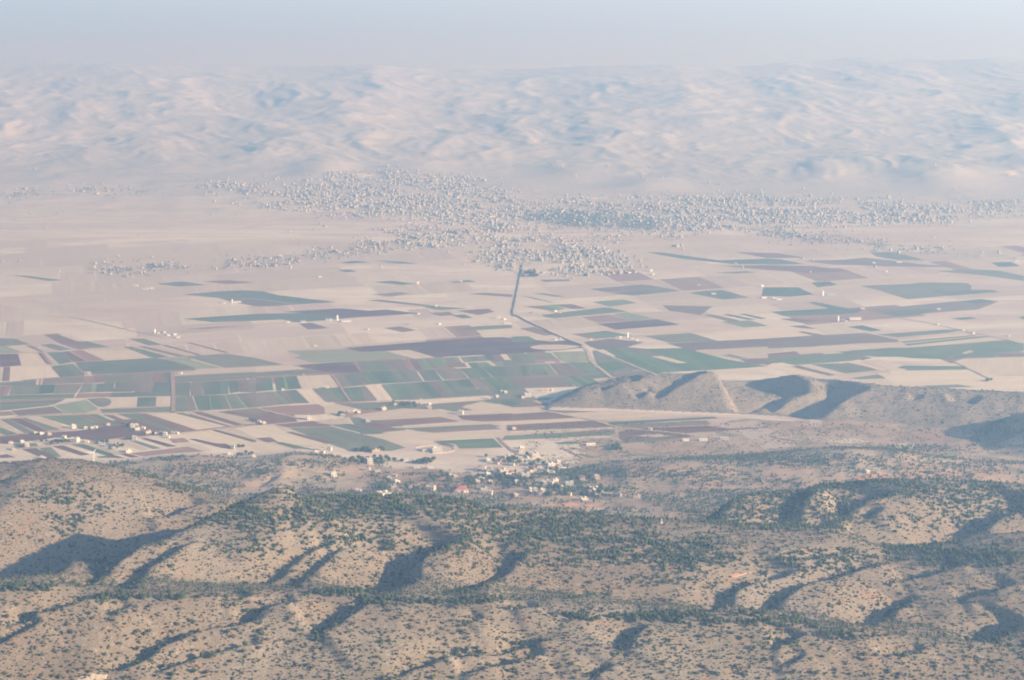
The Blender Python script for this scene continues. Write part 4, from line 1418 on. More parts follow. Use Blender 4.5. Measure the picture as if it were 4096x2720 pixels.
place_cluster(AZ('B2', [(2230, 628, 40, 'white', 'whiteroof', 2), (2290, 640, 34, 'cream', 'concrete', 1), (1490, 312, 34, 'pink', 'concrete', 2), (1880, 296, 40, 'stone', 'concrete', 1), (230, 68, 38, 'white', 'whiteroof', 2), (1022, 738, 44, 'pink', 'concrete', 1), (545, 887, 18, 'white', 'concrete', 1), (1690, 684, 34, 'cream', 'concrete', 1),
                        (1660, 520, 26, 'white', 'concrete', 1), (590, 250, 34, 'cream', 'concrete', 1), (1500, 590, 30, 'stone', 'concrete', 1)]), 'scattered left of the avenue', GP, name='farmhouse', detail=0)
place_cluster(AZ('B3', [(965, 808, 24, 'white', 'concrete', 1), (997, 808, 28, 'white', 'whiteroof', 1), (1032, 810, 24, 'white', 'concrete', 1), (1110, 820, 28, 'white', 'whiteroof', 1), (1152, 836, 30, 'white', 'whiteroof', 1), (405, 826, 30, 'white', 'concrete', 1), (440, 824, 34, 'white', 'whiteroof', 1),
                        (400, 570, 38, 'white', 'concrete', 1), (436, 580, 34, 'cream', 'whiteroof', 1), (186, 578, 40, 'grey', 'concrete', 1), (728, 830, 22, 'cream', 'concrete', 1)]), 'right of the road below the avenue', GP, name='farmhouse', detail=0)
place_cluster(AZ('B3', [(1720, 330, 34, 'white', 'concrete', 1), (1860, 406, 54, 'cream', 'concrete', 1), (1282, 195, 34, 'white', 'concrete', 2), (1302, 226, 34, 'white', 'concrete', 1), (1142, 206, 28, 'white', 'concrete', 1), (1076, 210, 44, 'white', 'concrete', 1), (886, 226, 30, 'white', 'whiteroof', 1),
                        (942, 220, 32, 'cream', 'concrete', 1), (700, 220, 22, 'white', 'concrete', 1), (2065, 126, 30, 'cream', 'concrete', 1), (2305, 338, 36, 'white', 'concrete', 2), (2320, 440, 60, 'white', 'whiteroof', 1)]), 'scattered on the plain right of the avenue', GP, name='farmhouse', detail=0)
place_cluster(AZ('B4', [(690, 656, 36, 'white', 'whiteroof', 1), (722, 658, 32, 'white', 'whiteroof', 1), (975, 124, 40, 'white', 'concrete', 1), (1090, 204, 22, 'white', 'concrete', 1), (1800, 746, 30, 'white', 'concrete', 1), (1892, 770, 24, 'cream', 'concrete', 1), (2225, 796, 34, 'pink', 'concrete', 1),
                        (1568, 694, 20, 'white', 'concrete', 1), (2300, 74, 54, 'white', 'concrete', 2), (2290, 100, 40, 'cream', 'concrete', 1), (1860, 40, 44, 'white', 'concrete', 2), (1975, 60, 50, 'cream', 'concrete', 2), (1755, 66, 36, 'white', 'concrete', 1), (1980, 26, 30, 'white', 'concrete', 1)]),
              'scattered on the far right plain', GP, name='farmhouse', detail=0)
place_cluster(AZ('B4', [(800, 642, 150, 'white', 'sheet', 1), (580, 420, 90, 'bluegrey', 'sheet', 1), (100, 462, 70, 'white', 'sheet', 1), (872, 545, 50, 'cream', 'sheet', 1), (1572, 550, 44, 'cream', 'sheet', 1), (1210, 116, 70, 'cream', 'sheet', 1), (60, 450, 60, 'cream', 'sheet', 1)]), 'of the sheds on the right plain', GP, 'shed', 'farm_shed', 1, 'shed')
place_cluster([(3470, 1893, 16, 'white', 'whiteroof', 1), (3497, 1888, 14, 'white', 'concrete', 1), (3560, 1905, 10, 'white', 'concrete', 1)], 'by the red clearing on the wooded hill', 'houses by the red clearing', detail=1)
place_cluster([(3108, 2112, 14, 'cream', 'concrete', 1)], 'on the foothill crest', None, detail=1) if False else None

SIL = {'at the straw plain beside white barns': ('B1', 1428, 768, 16, 40), 'by the green field on the far left plain': ('B1', 2140, 492, 12, 34), 'at the end of a long green field': ('B2', 750, 648, 16, 46),
       'among white sheds right of the road': ('B3', 1066, 812, 16, 50), 'at the head of the long white shed': ('B4', 645, 655, 20, 46), 'at the far right grey farm': ('B4', 503, 420, 20, 42)}
for k, (wh, (tl, a, b, wd, hh)) in enumerate(SIL.items()):
    (px, py), = tile(tl, [(a, b)])
    X, Y, Z = land(px, py, dmin=3900)
    s = Y[0] / FPX * TS
    silo(X[0], Y[0], wd * s / 2, hh * s, 'tall white silo ' + wh, 'white silos of the plain')

# ------------------------------------------------------------------ far town
def in_poly(px, py, poly):
    inside = np.zeros(px.shape, bool)
    n = len(poly)
    for i in range(n):
        (x1, y1), (x2, y2) = poly[i], poly[(i + 1) % n]
        c = ((y1 > py) != (y2 > py)) & (px < (x2 - x1) * (py - y1) / (y2 - y1 + 1e-9) + x1)
        inside ^= c
    return inside


QUARTERS = [   # outline as photograph pixels, houses per hectare, tree density, words
    ([(763, 729), (1000, 745), (1214, 748), (1300, 700), (1500, 680), (1648, 690), (1874, 715), (2000, 770), (2130, 830), (2080, 872), (1900, 880), (1735, 880), (1475, 866), (1214, 846), (971, 798)], 11.5, 0.55, 'upper town below the mountain'),
    ([(1475, 945), (1648, 915), (1800, 895), (1908, 890), (2050, 880), (2060, 925), (1900, 965), (1735, 985), (1440, 998)], 11, 0.55, 'town quarter left of the avenue'),
    ([(1908, 998), (2020, 960), (2060, 930), (2160, 940), (2307, 980), (2533, 1041), (2498, 1082), (2238, 1090), (2082, 1084), (1960, 1050)], 12, 0.5, 'town quarter around the avenue'),
    ([(2082, 833), (2300, 800), (2602, 790), (2949, 785), (3300, 800), (3470, 812), (3817, 835), (3956, 867), (3700, 885), (3470, 888), (3200, 900), (3036, 905), (2850, 925), (2640, 935), (2700, 890), (2400, 842)], 10.5, 0.6, 'long town band below the right slopes'),
    ([(2090, 842), (2400, 845), (2680, 890), (2640, 915), (2400, 905), (2150, 895)], 2.0, 3.2, 'wooded middle of the town'),
    ([(2250, 940), (2600, 930), (2760, 930), (2640, 960), (2400, 965)], 2.2, 0.5, 'loose houses below the wooded middle'),
    ([(3000, 905), (3300, 945), (3600, 985), (3780, 990), (3740, 1012), (3400, 975), (3080, 945)], 3.2, 1.6, 'string of houses on the right plain'),
    ([(390, 1075), (520, 1055), (690, 1055), (705, 1082), (600, 1090), (400, 1090)], 8, 1.2, 'small hamlet on the left plain'),
    ([(870, 1052), (1000, 1045), (1110, 1040), (1110, 1058), (900, 1062)], 7, 1.2, 'roadside hamlet on the far plain'),
    ([(1110, 1040), (1300, 1005), (1440, 990), (1450, 1005), (1280, 1030), (1120, 1055)], 4.5, 0.8, 'roadside houses leading to the town'),
    ([(60, 765), (180, 765), (180, 785), (60, 785)], 5, 0.8, 'hamlet at the far left foot'),
    ([(320, 752), (560, 762), (560, 775), (320, 770)], 3.5, 0.8, 'houses under the left slopes'),
    ([(3850, 800), (4096, 800), (4096, 850), (3900, 850)], 3, 0.6, 'houses at the right foot of the range'),
]
trng = np.random.default_rng(21)
T_x, T_y, T_z, T_q = [], [], [], []
R_x, R_y, R_z = [], [], []
for qi, (poly, dens, tdens, words_) in enumerate(QUARTERS):
    P = np.array(poly, float)
    lx, ly, lz = land(P[:, 0], P[:, 1], dmin=6000)
    x0, x1, y0, y1 = lx.min() - 60, lx.max() + 60, ly.min() - 160, ly.max() + 160
    for which, dn in ((0, dens * 2.4 / K), (1, tdens * 46.0 / K)):
        n = int((x1 - x0) * (y1 - y0) / 1e4 * dn)
        x = trng.uniform(x0, x1, n); y = trng.uniform(y0, y1, n)
        z = ground(x, y)
        px, py = project(x, y, z)
        keep = in_poly(px + trng.normal(0, 42, n), py + trng.normal(0, 12, n), poly)
        clump = fbm(x / 170 + qi, y / 170, 3)
        keep &= (clump > (-0.06 if which == 0 else -0.16) + trng.uniform(-0.25, 0.25, n))
        keep &= (np.abs(x - np.interp(y / K, [6500, 7600, 9300], [0.0, 3.0, 44.0])) > 11) | (y / K > 8650)
        if which == 0:
            T_x.append(x[keep]); T_y.append(y[keep]); T_z.append(z[keep]); T_q.append(np.full(keep.sum(), qi))
        else:
            R_x.append(x[keep]); R_y.append(y[keep]); R_z.append(z[keep])
# solitary houses strewn over the slopes and plain round the town
n = 520
x = trng.uniform(-2300, 2300, n); y = trng.uniform(8300, 12400, n) * K; z = ground(x, y)
px, py = project(x, y, z)
keep = (px > -100) & (px < 4200) & (fbm(x / 300, y / 300, 2) > 0.12)
T_x.append(x[keep]); T_y.append(y[keep]); T_z.append(z[keep]); T_q.append(np.full(keep.sum(), -1))
TX, TY, TZ, TQ = map(np.concatenate, (T_x, T_y, T_z, T_q))
order = np.argsort(TY)
TX, TY, TZ, TQ = TX[order], TY[order], TZ[order], TQ[order]
NT = len(TX)
TW = trng.uniform(4.2, 7.8, NT) * np.where(trng.random(NT) < 0.05, 1.8, 1.0)
TD = TW * trng.uniform(0.65, 1.0, NT)
TH = 3.1 * trng.choice([1, 2, 2, 3, 4], NT, p=[.36, .34, .2, .08, .02]) + 0.5
TR = 0.35 + trng.normal(0, 0.2, NT)
TC = trng.choice(4, NT, p=[.30, .30, .28, .12])
TOWNMATS = [plain('town_white_wall', (0.40, 0.385, 0.36)), plain('town_cream_wall', (0.36, 0.33, 0.29)), plain('town_stone_wall', (0.31, 0.29, 0.26)), plain('town_pink_wall', (0.33, 0.265, 0.23))]
TOWNKEY = ['white', 'cream', 'pale stone', 'pinkish']
big = np.zeros(NT, bool)
cand = np.argsort(-(TW * TH / TY ** 2) * np.where(TQ < 0, 0.75, 1.0))[:300]
big[cand] = True
flat_slab = cached(('roof', 'slab'), boxv(0, 0, 0, 1, 1, 0.3), BOXF, ROOFS['concrete'])
unit_walls = [cached(('wall', k), boxv(0, 0, 0, 1, 1, 1), BOXF, m) for k, m in enumerate(TOWNMATS)]
winrow = cached(('window', 'town'), boxv(0, 0, 0, 2.0, 0.2, 1.6), BOXF, GLASS)
for i in np.nonzero(big)[0]:
    st = int(round((TH[i] - 0.5) / 3.1))
    where = QUARTERS[TQ[i]][3] if TQ[i] >= 0 else 'dry plain around the town'
    lab = f"{TOWNKEY[TC[i]]} flat-roofed {['', 'single', 'two', 'three', 'four'][st]}-storey house, {where}"
    e = root('town_house', TX[i], TY[i], TZ[i], TR[i], lab, 'house', lab)
    instance_part(e, 'wall', unit_walls[TC[i]], (0, 0, -1.5), 0, (TW[i], TD[i], TH[i] + 1.5))
    instance_part(e, 'roof', flat_slab, (0, 0, TH[i]), 0, (TW[i] + 0.5, TD[i] + 0.5, 1))
    for s in range(st):
        for u in (-0.3, 0.3):
            instance_part(e, 'window', winrow, (u * TW[i], -TD[i] / 2, 1.0 + 3.1 * s))


def merged_boxes(name, X, Y, Z, W, D, H, R, C, mats, extra_roof=True):
    n = len(X)
    base = np.array(boxv(0, 0, 0, 1, 1, 1))
    V = np.repeat(base[None], n, 0)
    V[:, :, 0] *= W[:, None]; V[:, :, 1] *= D[:, None]; V[:, :, 2] = V[:, :, 2] * (H[:, None] + 2) - 2
    c, s = np.cos(R)[:, None], np.sin(R)[:, None]
    vx = V[:, :, 0] * c - V[:, :, 1] * s + X[:, None]; vy = V[:, :, 0] * s + V[:, :, 1] * c + Y[:, None]; vz = V[:, :, 2] + Z[:, None]
    verts = np.stack([vx, vy, vz], -1).reshape(-1, 3)
    faces = (np.array(BOXF)[None] + (np.arange(n) * 8)[:, None, None]).reshape(-1, 4)
    o = mesh_from(name, verts, faces, None)
    for m in mats:
        o.data.materials.append(m)
    idx = np.repeat(C[:, None], 6, 1); idx[:, 1] = len(mats) - 1
    o.data.polygons.foreach_set('material_index', idx.ravel().astype(np.int32))
    o['kind'] = 'stuff'
    return o


r = ~big
o = merged_boxes('town_buildings', TX[r], TY[r], TZ[r], TW[r], TD[r], TH[r], TR[r], TC[r], TOWNMATS + [ROOFS['concrete']])
o['label'] = 'dense mass of small pale houses of the far town'

# ------------------------------------------------------------------ foliage
def leaf_mat(name, lo, hi, trans=0.0):
    m, nt, b = new_mat(name, 0.8)
    p = position(nt)
    f = noise(nt, p, 0.25, 2)
    g = nt.nodes.new('ShaderNodeObjectInfo')
    c = ramp(nt, f, [(0.3, lo), (0.7, hi)])
    nt.links.new(c, b.inputs['Base Color'])
    return m


OAK = leaf_mat('evergreen_oak_leaves', (0.043, 0.060, 0.022), (0.080, 0.098, 0.038))
PINE = leaf_mat('dark_pine_needles', (0.036, 0.056, 0.024), (0.064, 0.086, 0.036))
SCRUB = leaf_mat('grey_green_scrub', (0.050, 0.062, 0.028), (0.092, 0.100, 0.050))
DRY = leaf_mat('dry_brown_scrub', (0.075, 0.058, 0.042), (0.125, 0.094, 0.068))
FRUIT = leaf_mat('orchard_leaves', (0.055, 0.082, 0.040), (0.095, 0.120, 0.060))
BARK = plain('rough_bark', (0.12, 0.09, 0.065), 0.95, 0.2, 1.0)

_t = (1 + 5 ** 0.5) / 2
ICO_V = np.array([(-1, _t, 0), (1, _t, 0), (-1, -_t, 0), (1, -_t, 0), (0, -1, _t), (0, 1, _t), (0, -1, -_t), (0, 1, -_t), (_t, 0, -1), (_t, 0, 1), (-_t, 0, -1), (-_t, 0, 1)]) / math.hypot(1, _t)
ICO_F = np.array([(0, 11, 5), (0, 5, 1), (0, 1, 7), (0, 7, 10), (0, 10, 11), (1, 5, 9), (5, 11, 4), (11, 10, 2), (10, 7, 6), (7, 1, 8), (3, 9, 4), (3, 4, 2), (3, 2, 6), (3, 6, 8), (3, 8, 9), (4, 9, 5), (2, 4, 11), (6, 2, 10), (8, 6, 7), (9, 8, 1)])


def crown_mesh(seed, leaves, squash=0.8, lumps=2, leaf=0.34, cone=False):
    """unit crown (radius about 1, foot at 0): ragged lumps with leaf clumps standing out of them"""
    g = np.random.default_rng(seed)
    V, F = [], []
    n = 0
    for k in range(lumps):
        r = 0.78 if k == 0 else g.uniform(0.42, 0.6)
        c = np.array([0, 0, 0.75]) if k == 0 else np.array([g.uniform(-.55, .55), g.uniform(-.55, .55), g.uniform(0.5, 1.05)])
        v = ICO_V @ np.linalg.qr(g.normal(size=(3, 3)))[0]
        v = v * g.uniform(0.72, 1.18, (12, 1)) * r
        V.append(v * (1, 1, squash) + c * (1, 1, squash)); F.append(ICO_F + n); n += 12
    for k in range(leaves):
        d = g.normal(size=3); d /= np.linalg.norm(d); d[2] = abs(d[2]) * 1.1 - 0.25
        c = np.array([0, 0, 0.75]) + d * g.uniform(0.68, 1.08)
        a = g.normal(size=3); a /= np.linalg.norm(a)
        b = np.cross(a, g.normal(size=3)); b /= np.linalg.norm(b)
        s = leaf * g.uniform(0.6, 1.25)
        q = np.array([c + a * s, c + b * s * 0.8, c - a * s * 0.9])
        V.append(q * (1, 1, squash)); F.append(np.array([(0, 1, 2)]) + n); n += 3
    V = np.concatenate(V); F = np.concatenate(F)
    if cone:
        t = np.clip(V[:, 2] / 1.5, 0, 1)
        V[:, :2] *= (1.15 - 0.9 * t)[:, None]
        V[:, 2] *= 1.9
    V[:, 2] = np.maximum(V[:, 2], 0.02)
    return V, F


def merged_plants(name, variants, X, Y, Z, S, mat, label, hscale=None):
    g = np.random.default_rng(99)
    which = g.integers(0, len(variants), len(X))
    rot = g.uniform(0, 6.283, len(X))
    hs = np.ones(len(X)) if hscale is None else hscale
    VV, FF = [], []
    off = 0
    for k, (V, F) in enumerate(variants):
        m = which == k
        n = int(m.sum())
        if n == 0:
            continue
        c, s = np.cos(rot[m])[:, None], np.sin(rot[m])[:, None]
        sx = S[m][:, None]
        vx = (V[None, :, 0] * c - V[None, :, 1] * s) * sx + X[m][:, None]
        vy = (V[None, :, 0] * s + V[None, :, 1] * c) * sx + Y[m][:, None]
        vz = V[None, :, 2] * sx * hs[m][:, None] + Z[m][:, None] - 0.15 * sx
        VV.append(np.stack([vx, vy, vz], -1).reshape(-1, 3))
        FF.append((F[None] + (np.arange(n) * len(V))[:, None, None] + off).reshape(-1, 3))
        off += n * len(V)
    o = mesh_from(name, np.concatenate(VV), np.concatenate(FF), mat)
    o['kind'] = 'stuff'; o['label'] = label
    return o


# far town trees
RX, RY, RZ = map(np.concatenate, (R_x, R_y, R_z))
OCT_V = np.array([(1, 0, 0), (0, 1, 0), (-1, 0, 0), (0, -1, 0), (0, 0, 1), (0, 0, -0.6)], float)
OCT_F = np.array([(0, 1, 4), (1, 2, 4), (2, 3, 4), (3, 0, 4), (1, 0, 5), (2, 1, 5), (3, 2, 5), (0, 3, 5)])
far_var = [(OCT_V * np.random.default_rng(k).uniform(0.7, 1.2, (6, 1)) + (0, 0, 0.7), OCT_F) for k in range(5)]
merged_plants('town_tree_foliage', far_var, RX, RY, RZ, trng.uniform(1.8, 3.6, len(RX)), FRUIT, 'dark trees massed between the houses of the far town')

# ------------------------------------------------------------------ visibility of the ground from the camera's side of the hills
_az = np.linspace(-0.25, 0.25, 700) / K; _dd = np.arange(2150, 6000, 6.0) * K
_A, _D = np.meshgrid(_az, _dd, indexing='ij')
_el = (ground(_A * _D, _D) - CAMZ) / _D
_cm = np.maximum.accumulate(_el, 1)


def seen(x, y, z, tol=3.0):
    i = np.clip(np.interp(x / y, _az, np.arange(700)).astype(int), 0, 699)
    j = np.clip(((y / K - 2150 - 9) / 6).astype(int), 0, len(_dd) - 1)
    return (z + tol - CAMZ) / y >= _cm[i, j]


# wooded patches: (px, py, rx, ry, strength) as photograph pixels
WOODS = [(1500, 2120, 500, 50, .55), (1000, 2190, 250, 40, .4), (2300, 2230, 300, 40, .5), (150, 2100, 200, 60, .3), (3150, 2100, 250, 40, .45), (3700, 2080, 300, 50, .45), (2700, 2330, 300, 30, .3), (1600, 2045, 430, 60, 1.0), (2120, 2120, 420, 60, .9), (2780, 2215, 190, 55, 1.0), (1120, 2080, 260, 60, .8), (2480, 2160, 240, 45, .8), (1900, 2180, 300, 40, .5), (235, 1980, 130, 28, 1.1), (430, 2038, 80, 20, 1.0), (280, 2080, 70, 20, .7),
         (3050, 2010, 330, 45, 1.1), (3600, 1960, 420, 40, .9), (3950, 2010, 200, 60, .8), (2900, 2060, 200, 30, .8), (3350, 2060, 200, 40, .5), (3800, 2220, 330, 40, .7), (3300, 2240, 260, 40, .5),
         (2550, 1895, 380, 26, 1.0), (3250, 1845, 420, 26, 1.0), (3750, 1890, 330, 40, .8), (2900, 1920, 400, 30, .6), (2350, 1960, 200, 30, .8), (4050, 1730, 130, 60, 1.0), (3700, 1795, 150, 14, .8), (880, 1885, 260, 28, 1.1), (1150, 1855, 170, 18, .8), (820, 1950, 160, 20, .7), (1380, 1970, 240, 22, .6),
         (1750, 2405, 260, 14, .9), (1350, 2375, 120, 10, .9), (2600, 2470, 300, 16, .9), (2950, 2490, 200, 18, .8), (3400, 2540, 150, 20, .5), (600, 2392, 220, 12, .8), (100, 2350, 160, 14, .8), (2250, 2040, 80, 10, .4),
         (2650, 1600, 260, 40, .35), (2450, 1555, 120, 22, .8)]


def wood_at(px, py):
    w = np.zeros(px.shape)
    for cx, cy, rx, ry, s in WOODS:
        w = np.maximum(w, s * np.exp(-(((px - cx) / rx) ** 2 + ((py - cy) / ry) ** 2) * 0.9))
    return w


vrng = np.random.default_rng(33)
# --- scrub on the foothills
n = int(190000 * K)
y = vrng.uniform(2235, 3620, n); x = vrng.uniform(-0.215, 0.215, n) * (y + 60); y = y * K
z = ground(x, y)
px, py = project(x, y, z)
ok = (px > -260) & (px < 4360) & (py < 2830) & seen(x, y, z, 4.0)
x, y, z, px, py = x[ok], y[ok], z[ok], px[ok], py[ok]
wd = wood_at(px, py)
cl = fbm(x / 60, y / 60, 3); fine_ = fbm(x / 17 + 40, y / 17, 2)
prob = 0.66 + 0.42 * cl + 0.5 * fine_
ok = (vrng.random(len(x)) < np.clip(prob, 0.05, 0.85)) & (vrng.random(len(x)) > wd * 0.9)
sx, sy, sz = x[ok], y[ok], z[ok]
n = 34000
y = vrng.uniform(4780, 5720, n) * K; x = vrng.uniform(-250, 1000, n); z = ground(x, y); px, py = project(x, y, z)
onF = z > 5.0
openg = (px > 2100) & (py > 1690) & (z < 5.0)
ok = seen(x, y, z, 2.0) & (px < 4250) & ((onF & (vrng.random(n) < 0.75)) | (openg & (fbm(x / 50, y / 50, 3) > -0.12) & (vrng.random(n) < 0.6)))
sx, sy, sz = np.concatenate([sx, x[ok]]), np.concatenate([sy, y[ok]]), np.concatenate([sz, z[ok]])
size = vrng.gamma(3.0, 0.26, len(sx)) + 0.36
kind_ = np.where(vrng.random(len(sx)) < 0.62 + 0.5 * fbm(sx / 130 + 9, sy / 130, 2), 0, 1)
# --- trees in the wooded patches and along the gullies
n = int(120000 * K); n2 = int(120000 * K)
y = np.concatenate([vrng.uniform(2235, 3620, n), vrng.uniform(3900, 5250, n2)]); x = vrng.uniform(-0.2, 0.2, n + n2) * (y + 60); y = y * K
z = ground(x, y)
px, py = project(x, y, z)
ok = (px > -160) & (px < 4260) & (py < 2800) & seen(x, y, z, 5.0)
x, y, z, px, py = x[ok], y[ok], z[ok], px[ok], py[ok]
wd = wood_at(px, py)
cl = fbm(x / 70 + 3, y / 70, 3)
low = (y > 3700 * K) & (z > 2.5)
prob = np.where(wd > 0.12, wd * 1.25 + cl * 0.6 - 0.05, np.where(low, 0.10 + cl * 1.1, 0.0))
ok = vrng.random(len(x)) < np.clip(prob, 0, 0.97)
tx, ty, tz = [x[ok]], [y[ok]], [z[ok]]
for pts, h, dmax in SPURS:
    if dmax > 3500:
        continue
    P = np.array(pts)
    lx, ly, _ = land(P[:, 0], P[:, 1], dmax=dmax)
    m = int(np.hypot(np.diff(lx), np.diff(ly)).sum() * 0.2)
    q = vrng.uniform(0, len(lx) - 1, m)
    gx = np.interp(q, np.arange(len(lx)), lx) - vrng.normal(1.5, 1.1, m) * h
    gy = np.interp(q, np.arange(len(ly)), ly) + vrng.normal(0, 6, m)
    tx.append(gx); ty.append(gy); tz.append(ground(gx, gy))
tx, ty, tz = map(np.concatenate, (tx, ty, tz))
tsize = vrng.uniform(1.1, 2.4, len(tx)) * np.where(ty > 3700 * K, 0.9, 1.0)

# the largest in view stand as single plants
def split_largest(x, y, s, count):
    px, py = project(x, y, ground(x, y))
    sc = s / y * ((px > 20) & (px < 4076) & (py < 2700) & seen(x, y, ground(x, y), 0.5))
    idx = np.argsort(-sc)[:count]
    m = np.zeros(len(x), bool)
    m[idx] = True
    return m


scrub_var = [crown_mesh(s, 0, 0.72, 1, 0.5) for s in range(10, 16)]
tree_var = [crown_mesh(s, 6, 0.95, 1, 0.5) for s in range(20, 26)]
hs_s = np.full(len(sx), 0.85)
one_s = split_largest(sx, sy, size, 300)
one_t = split_largest(tx, ty, tsize, 300)
for k, (nm, mt, lb) in enumerate((('scrub_foliage', SCRUB, 'grey green bushes dotted over the foothills'), ('dry_scrub_foliage', DRY, 'dry brown bushes dotted over the foothills'))):
    m = (kind_ == k) & ~one_s
    merged_plants(nm, scrub_var, sx[m], sy[m], sz[m], size[m], mt, lb, hs_s[m])
m = ~one_t
half = vrng.random(len(tx)) < 0.35
merged_plants('oak_wood_foliage', tree_var, tx[m & ~half], ty[m & ~half], tz[m & ~half], tsize[m & ~half], OAK, 'evergreen oaks massed on crests and in gullies', np.full((m & ~half).sum(), 1.15))
merged_plants('pine_wood_foliage', tree_var, tx[m & half], ty[m & half], tz[m & half], tsize[m & half], PINE, 'dark pines massed on crests and in gullies', np.full((m & half).sum(), 1.4))


def tri_mesh(key, V, F, mat):
    me = bpy.data.meshes.new(key)
    me.from_pydata([tuple(map(float, v)) for v in V], [], [tuple(map(int, f)) for f in F])
    me.materials.append(mat)
    return me


def trunk_mesh(key, r0, r1, h, limbs, seed):
    g = np.random.default_rng(seed)
    V, F = [], []

    def tube(a, b, ra, rb, n=6):
        a, b = np.array(a, float), np.array(b, float)
        d = (b - a) / np.linalg.norm(b - a)
        u = np.cross(d, (0.3, 0.9, 0.1)); u /= np.linalg.norm(u); w = np.cross(d, u)
        o = len(V)
        for p, r in ((a, ra), (b, rb)):
            for i in range(n):
                t = 2 * math.pi * i / n
                V.append(p + (u * math.cos(t) + w * math.sin(t)) * r)
        F.extend([(o + i, o + (i + 1) % n, o + n + (i + 1) % n, o + n + i) for i in range(n)])
    tube((0, 0, -0.4), (0.04, 0.02, h), r0, r1)
    for k in range(limbs):
        t = 2 * math.pi * k / limbs + g.uniform(-0.4, 0.4)
        tube((0.03, 0.01, h * 0.8), (math.cos(t) * 0.55, math.sin(t) * 0.55, h + g.uniform(0.25, 0.6)), r1 * 0.8, r1 * 0.35, 5)
    return tri_mesh(key, V, F, BARK)


shrub_meshes = [[tri_mesh('shrub', *crown_mesh(s, 34, 0.72, 3, 0.30), mt) for s in (40, 41, 42, 43)] for mt in (SCRUB, DRY)]
SH_LAB = ['grey green bush', 'brown dry bush']


def spot(x, y):
    """where on the foothills a plant stands, in words"""
    px, py = project(x, y, float(ground(x, y)))
    c = ['at the far left', 'left of the middle', 'right of the middle', 'at the far right'][int(min(3, max(0, px // 1024)))]
    r = 'on the upper wooded crest' if py < 2150 else 'on the middle ridge' if py < 2330 else 'along the front crest' if py < 2480 else 'on the nearest slope' if py < 2600 else 'on the lowest visible slope'
    return r + ' ' + c


for i in np.nonzero(one_s)[0]:
    o = bpy.data.objects.new('shrub', shrub_meshes[kind_[i]][i % 4])
    COL.objects.link(o)
    o.location = (sx[i], sy[i], sz[i] - 0.1 * size[i])
    o.rotation_euler = (0, 0, (i * 2.4) % 6.28)
    o.scale = (size[i], size[i], size[i] * 0.85)
    lab = ('broad ' if size[i] > np.median(size[one_s]) else 'small ') + SH_LAB[kind_[i]] + ' ' + spot(sx[i], sy[i])
    o['label'] = lab; o['category'] = 'bush'; o['group'] = lab
CROWNS = {k: [tri_mesh('crown', *crown_mesh(s, 46, 0.95, 3, 0.30, cone=(k == 'cypress')), mt) for s in (50, 51, 52)] for k, mt in (('oak', OAK), ('pine', PINE), ('fruit', FRUIT), ('cypress', PINE))}
TRUNK = trunk_mesh('trunk', 0.13, 0.08, 0.55, 4, 4)


def tree(name, kind, x, y, s, hs, label, cat, group, k):
    z = float(ground(x, y))
    e = root(name, x, y, z, (k * 1.7) % 6.28, label, cat, group)
    instance_part(e, 'trunk', TRUNK, (0, 0, 0), 0, (s, s, s * hs))
    instance_part(e, 'crown', CROWNS[kind][k % 3], (0, 0, 0.25 * s), 0, (s, s, s * hs))
    return e


for i in np.nonzero(one_t)[0]:
    kd = 'pine' if half[i] else 'oak'
    lab = ('dark upright pine ' if half[i] else 'rounded evergreen oak ') + spot(tx[i], ty[i])
    tree('pine_tree' if half[i] else 'oak_tree', kd, tx[i], ty[i], tsize[i], 1.4 if half[i] else 1.15, lab, 'tree', lab, int(i))

# --- trees of the village and of the farms
def scatter_trees(blobs, where, seed, smin=2.4, smax=4.6):
    g = np.random.default_rng(seed)
    P = []
    for cx, cy, rx, ry, cnt in blobs:
        a = g.normal(size=(cnt, 2)) * 0.5
        P.append(np.stack([cx + a[:, 0] * rx, cy + a[:, 1] * ry], 1))
    P = np.concatenate(P)
    X, Y, Z = land(P[:, 0], P[:, 1], dmin=3900, dmax=9800)
    for k in range(len(P)):
        kd = ['oak', 'pine', 'fruit', 'cypress', 'oak'][int(g.integers(0, 5))]
        nm = {'oak': 'broadleaf_tree', 'pine': 'pine_tree', 'fruit': 'orchard_tree', 'cypress': 'cypress_tree'}[kd]
        s = g.uniform(smin, smax) * (0.62 if kd == 'cypress' else 1.0)
        lab = {'oak': 'round dark broadleaf tree ', 'pine': 'dark pine tree ', 'fruit': 'lighter green orchard tree ', 'cypress': 'slim dark cypress '}[kd] + where
        tree(nm, kd, X[k], Y[k], s, 1.1, lab, 'tree', lab, k)


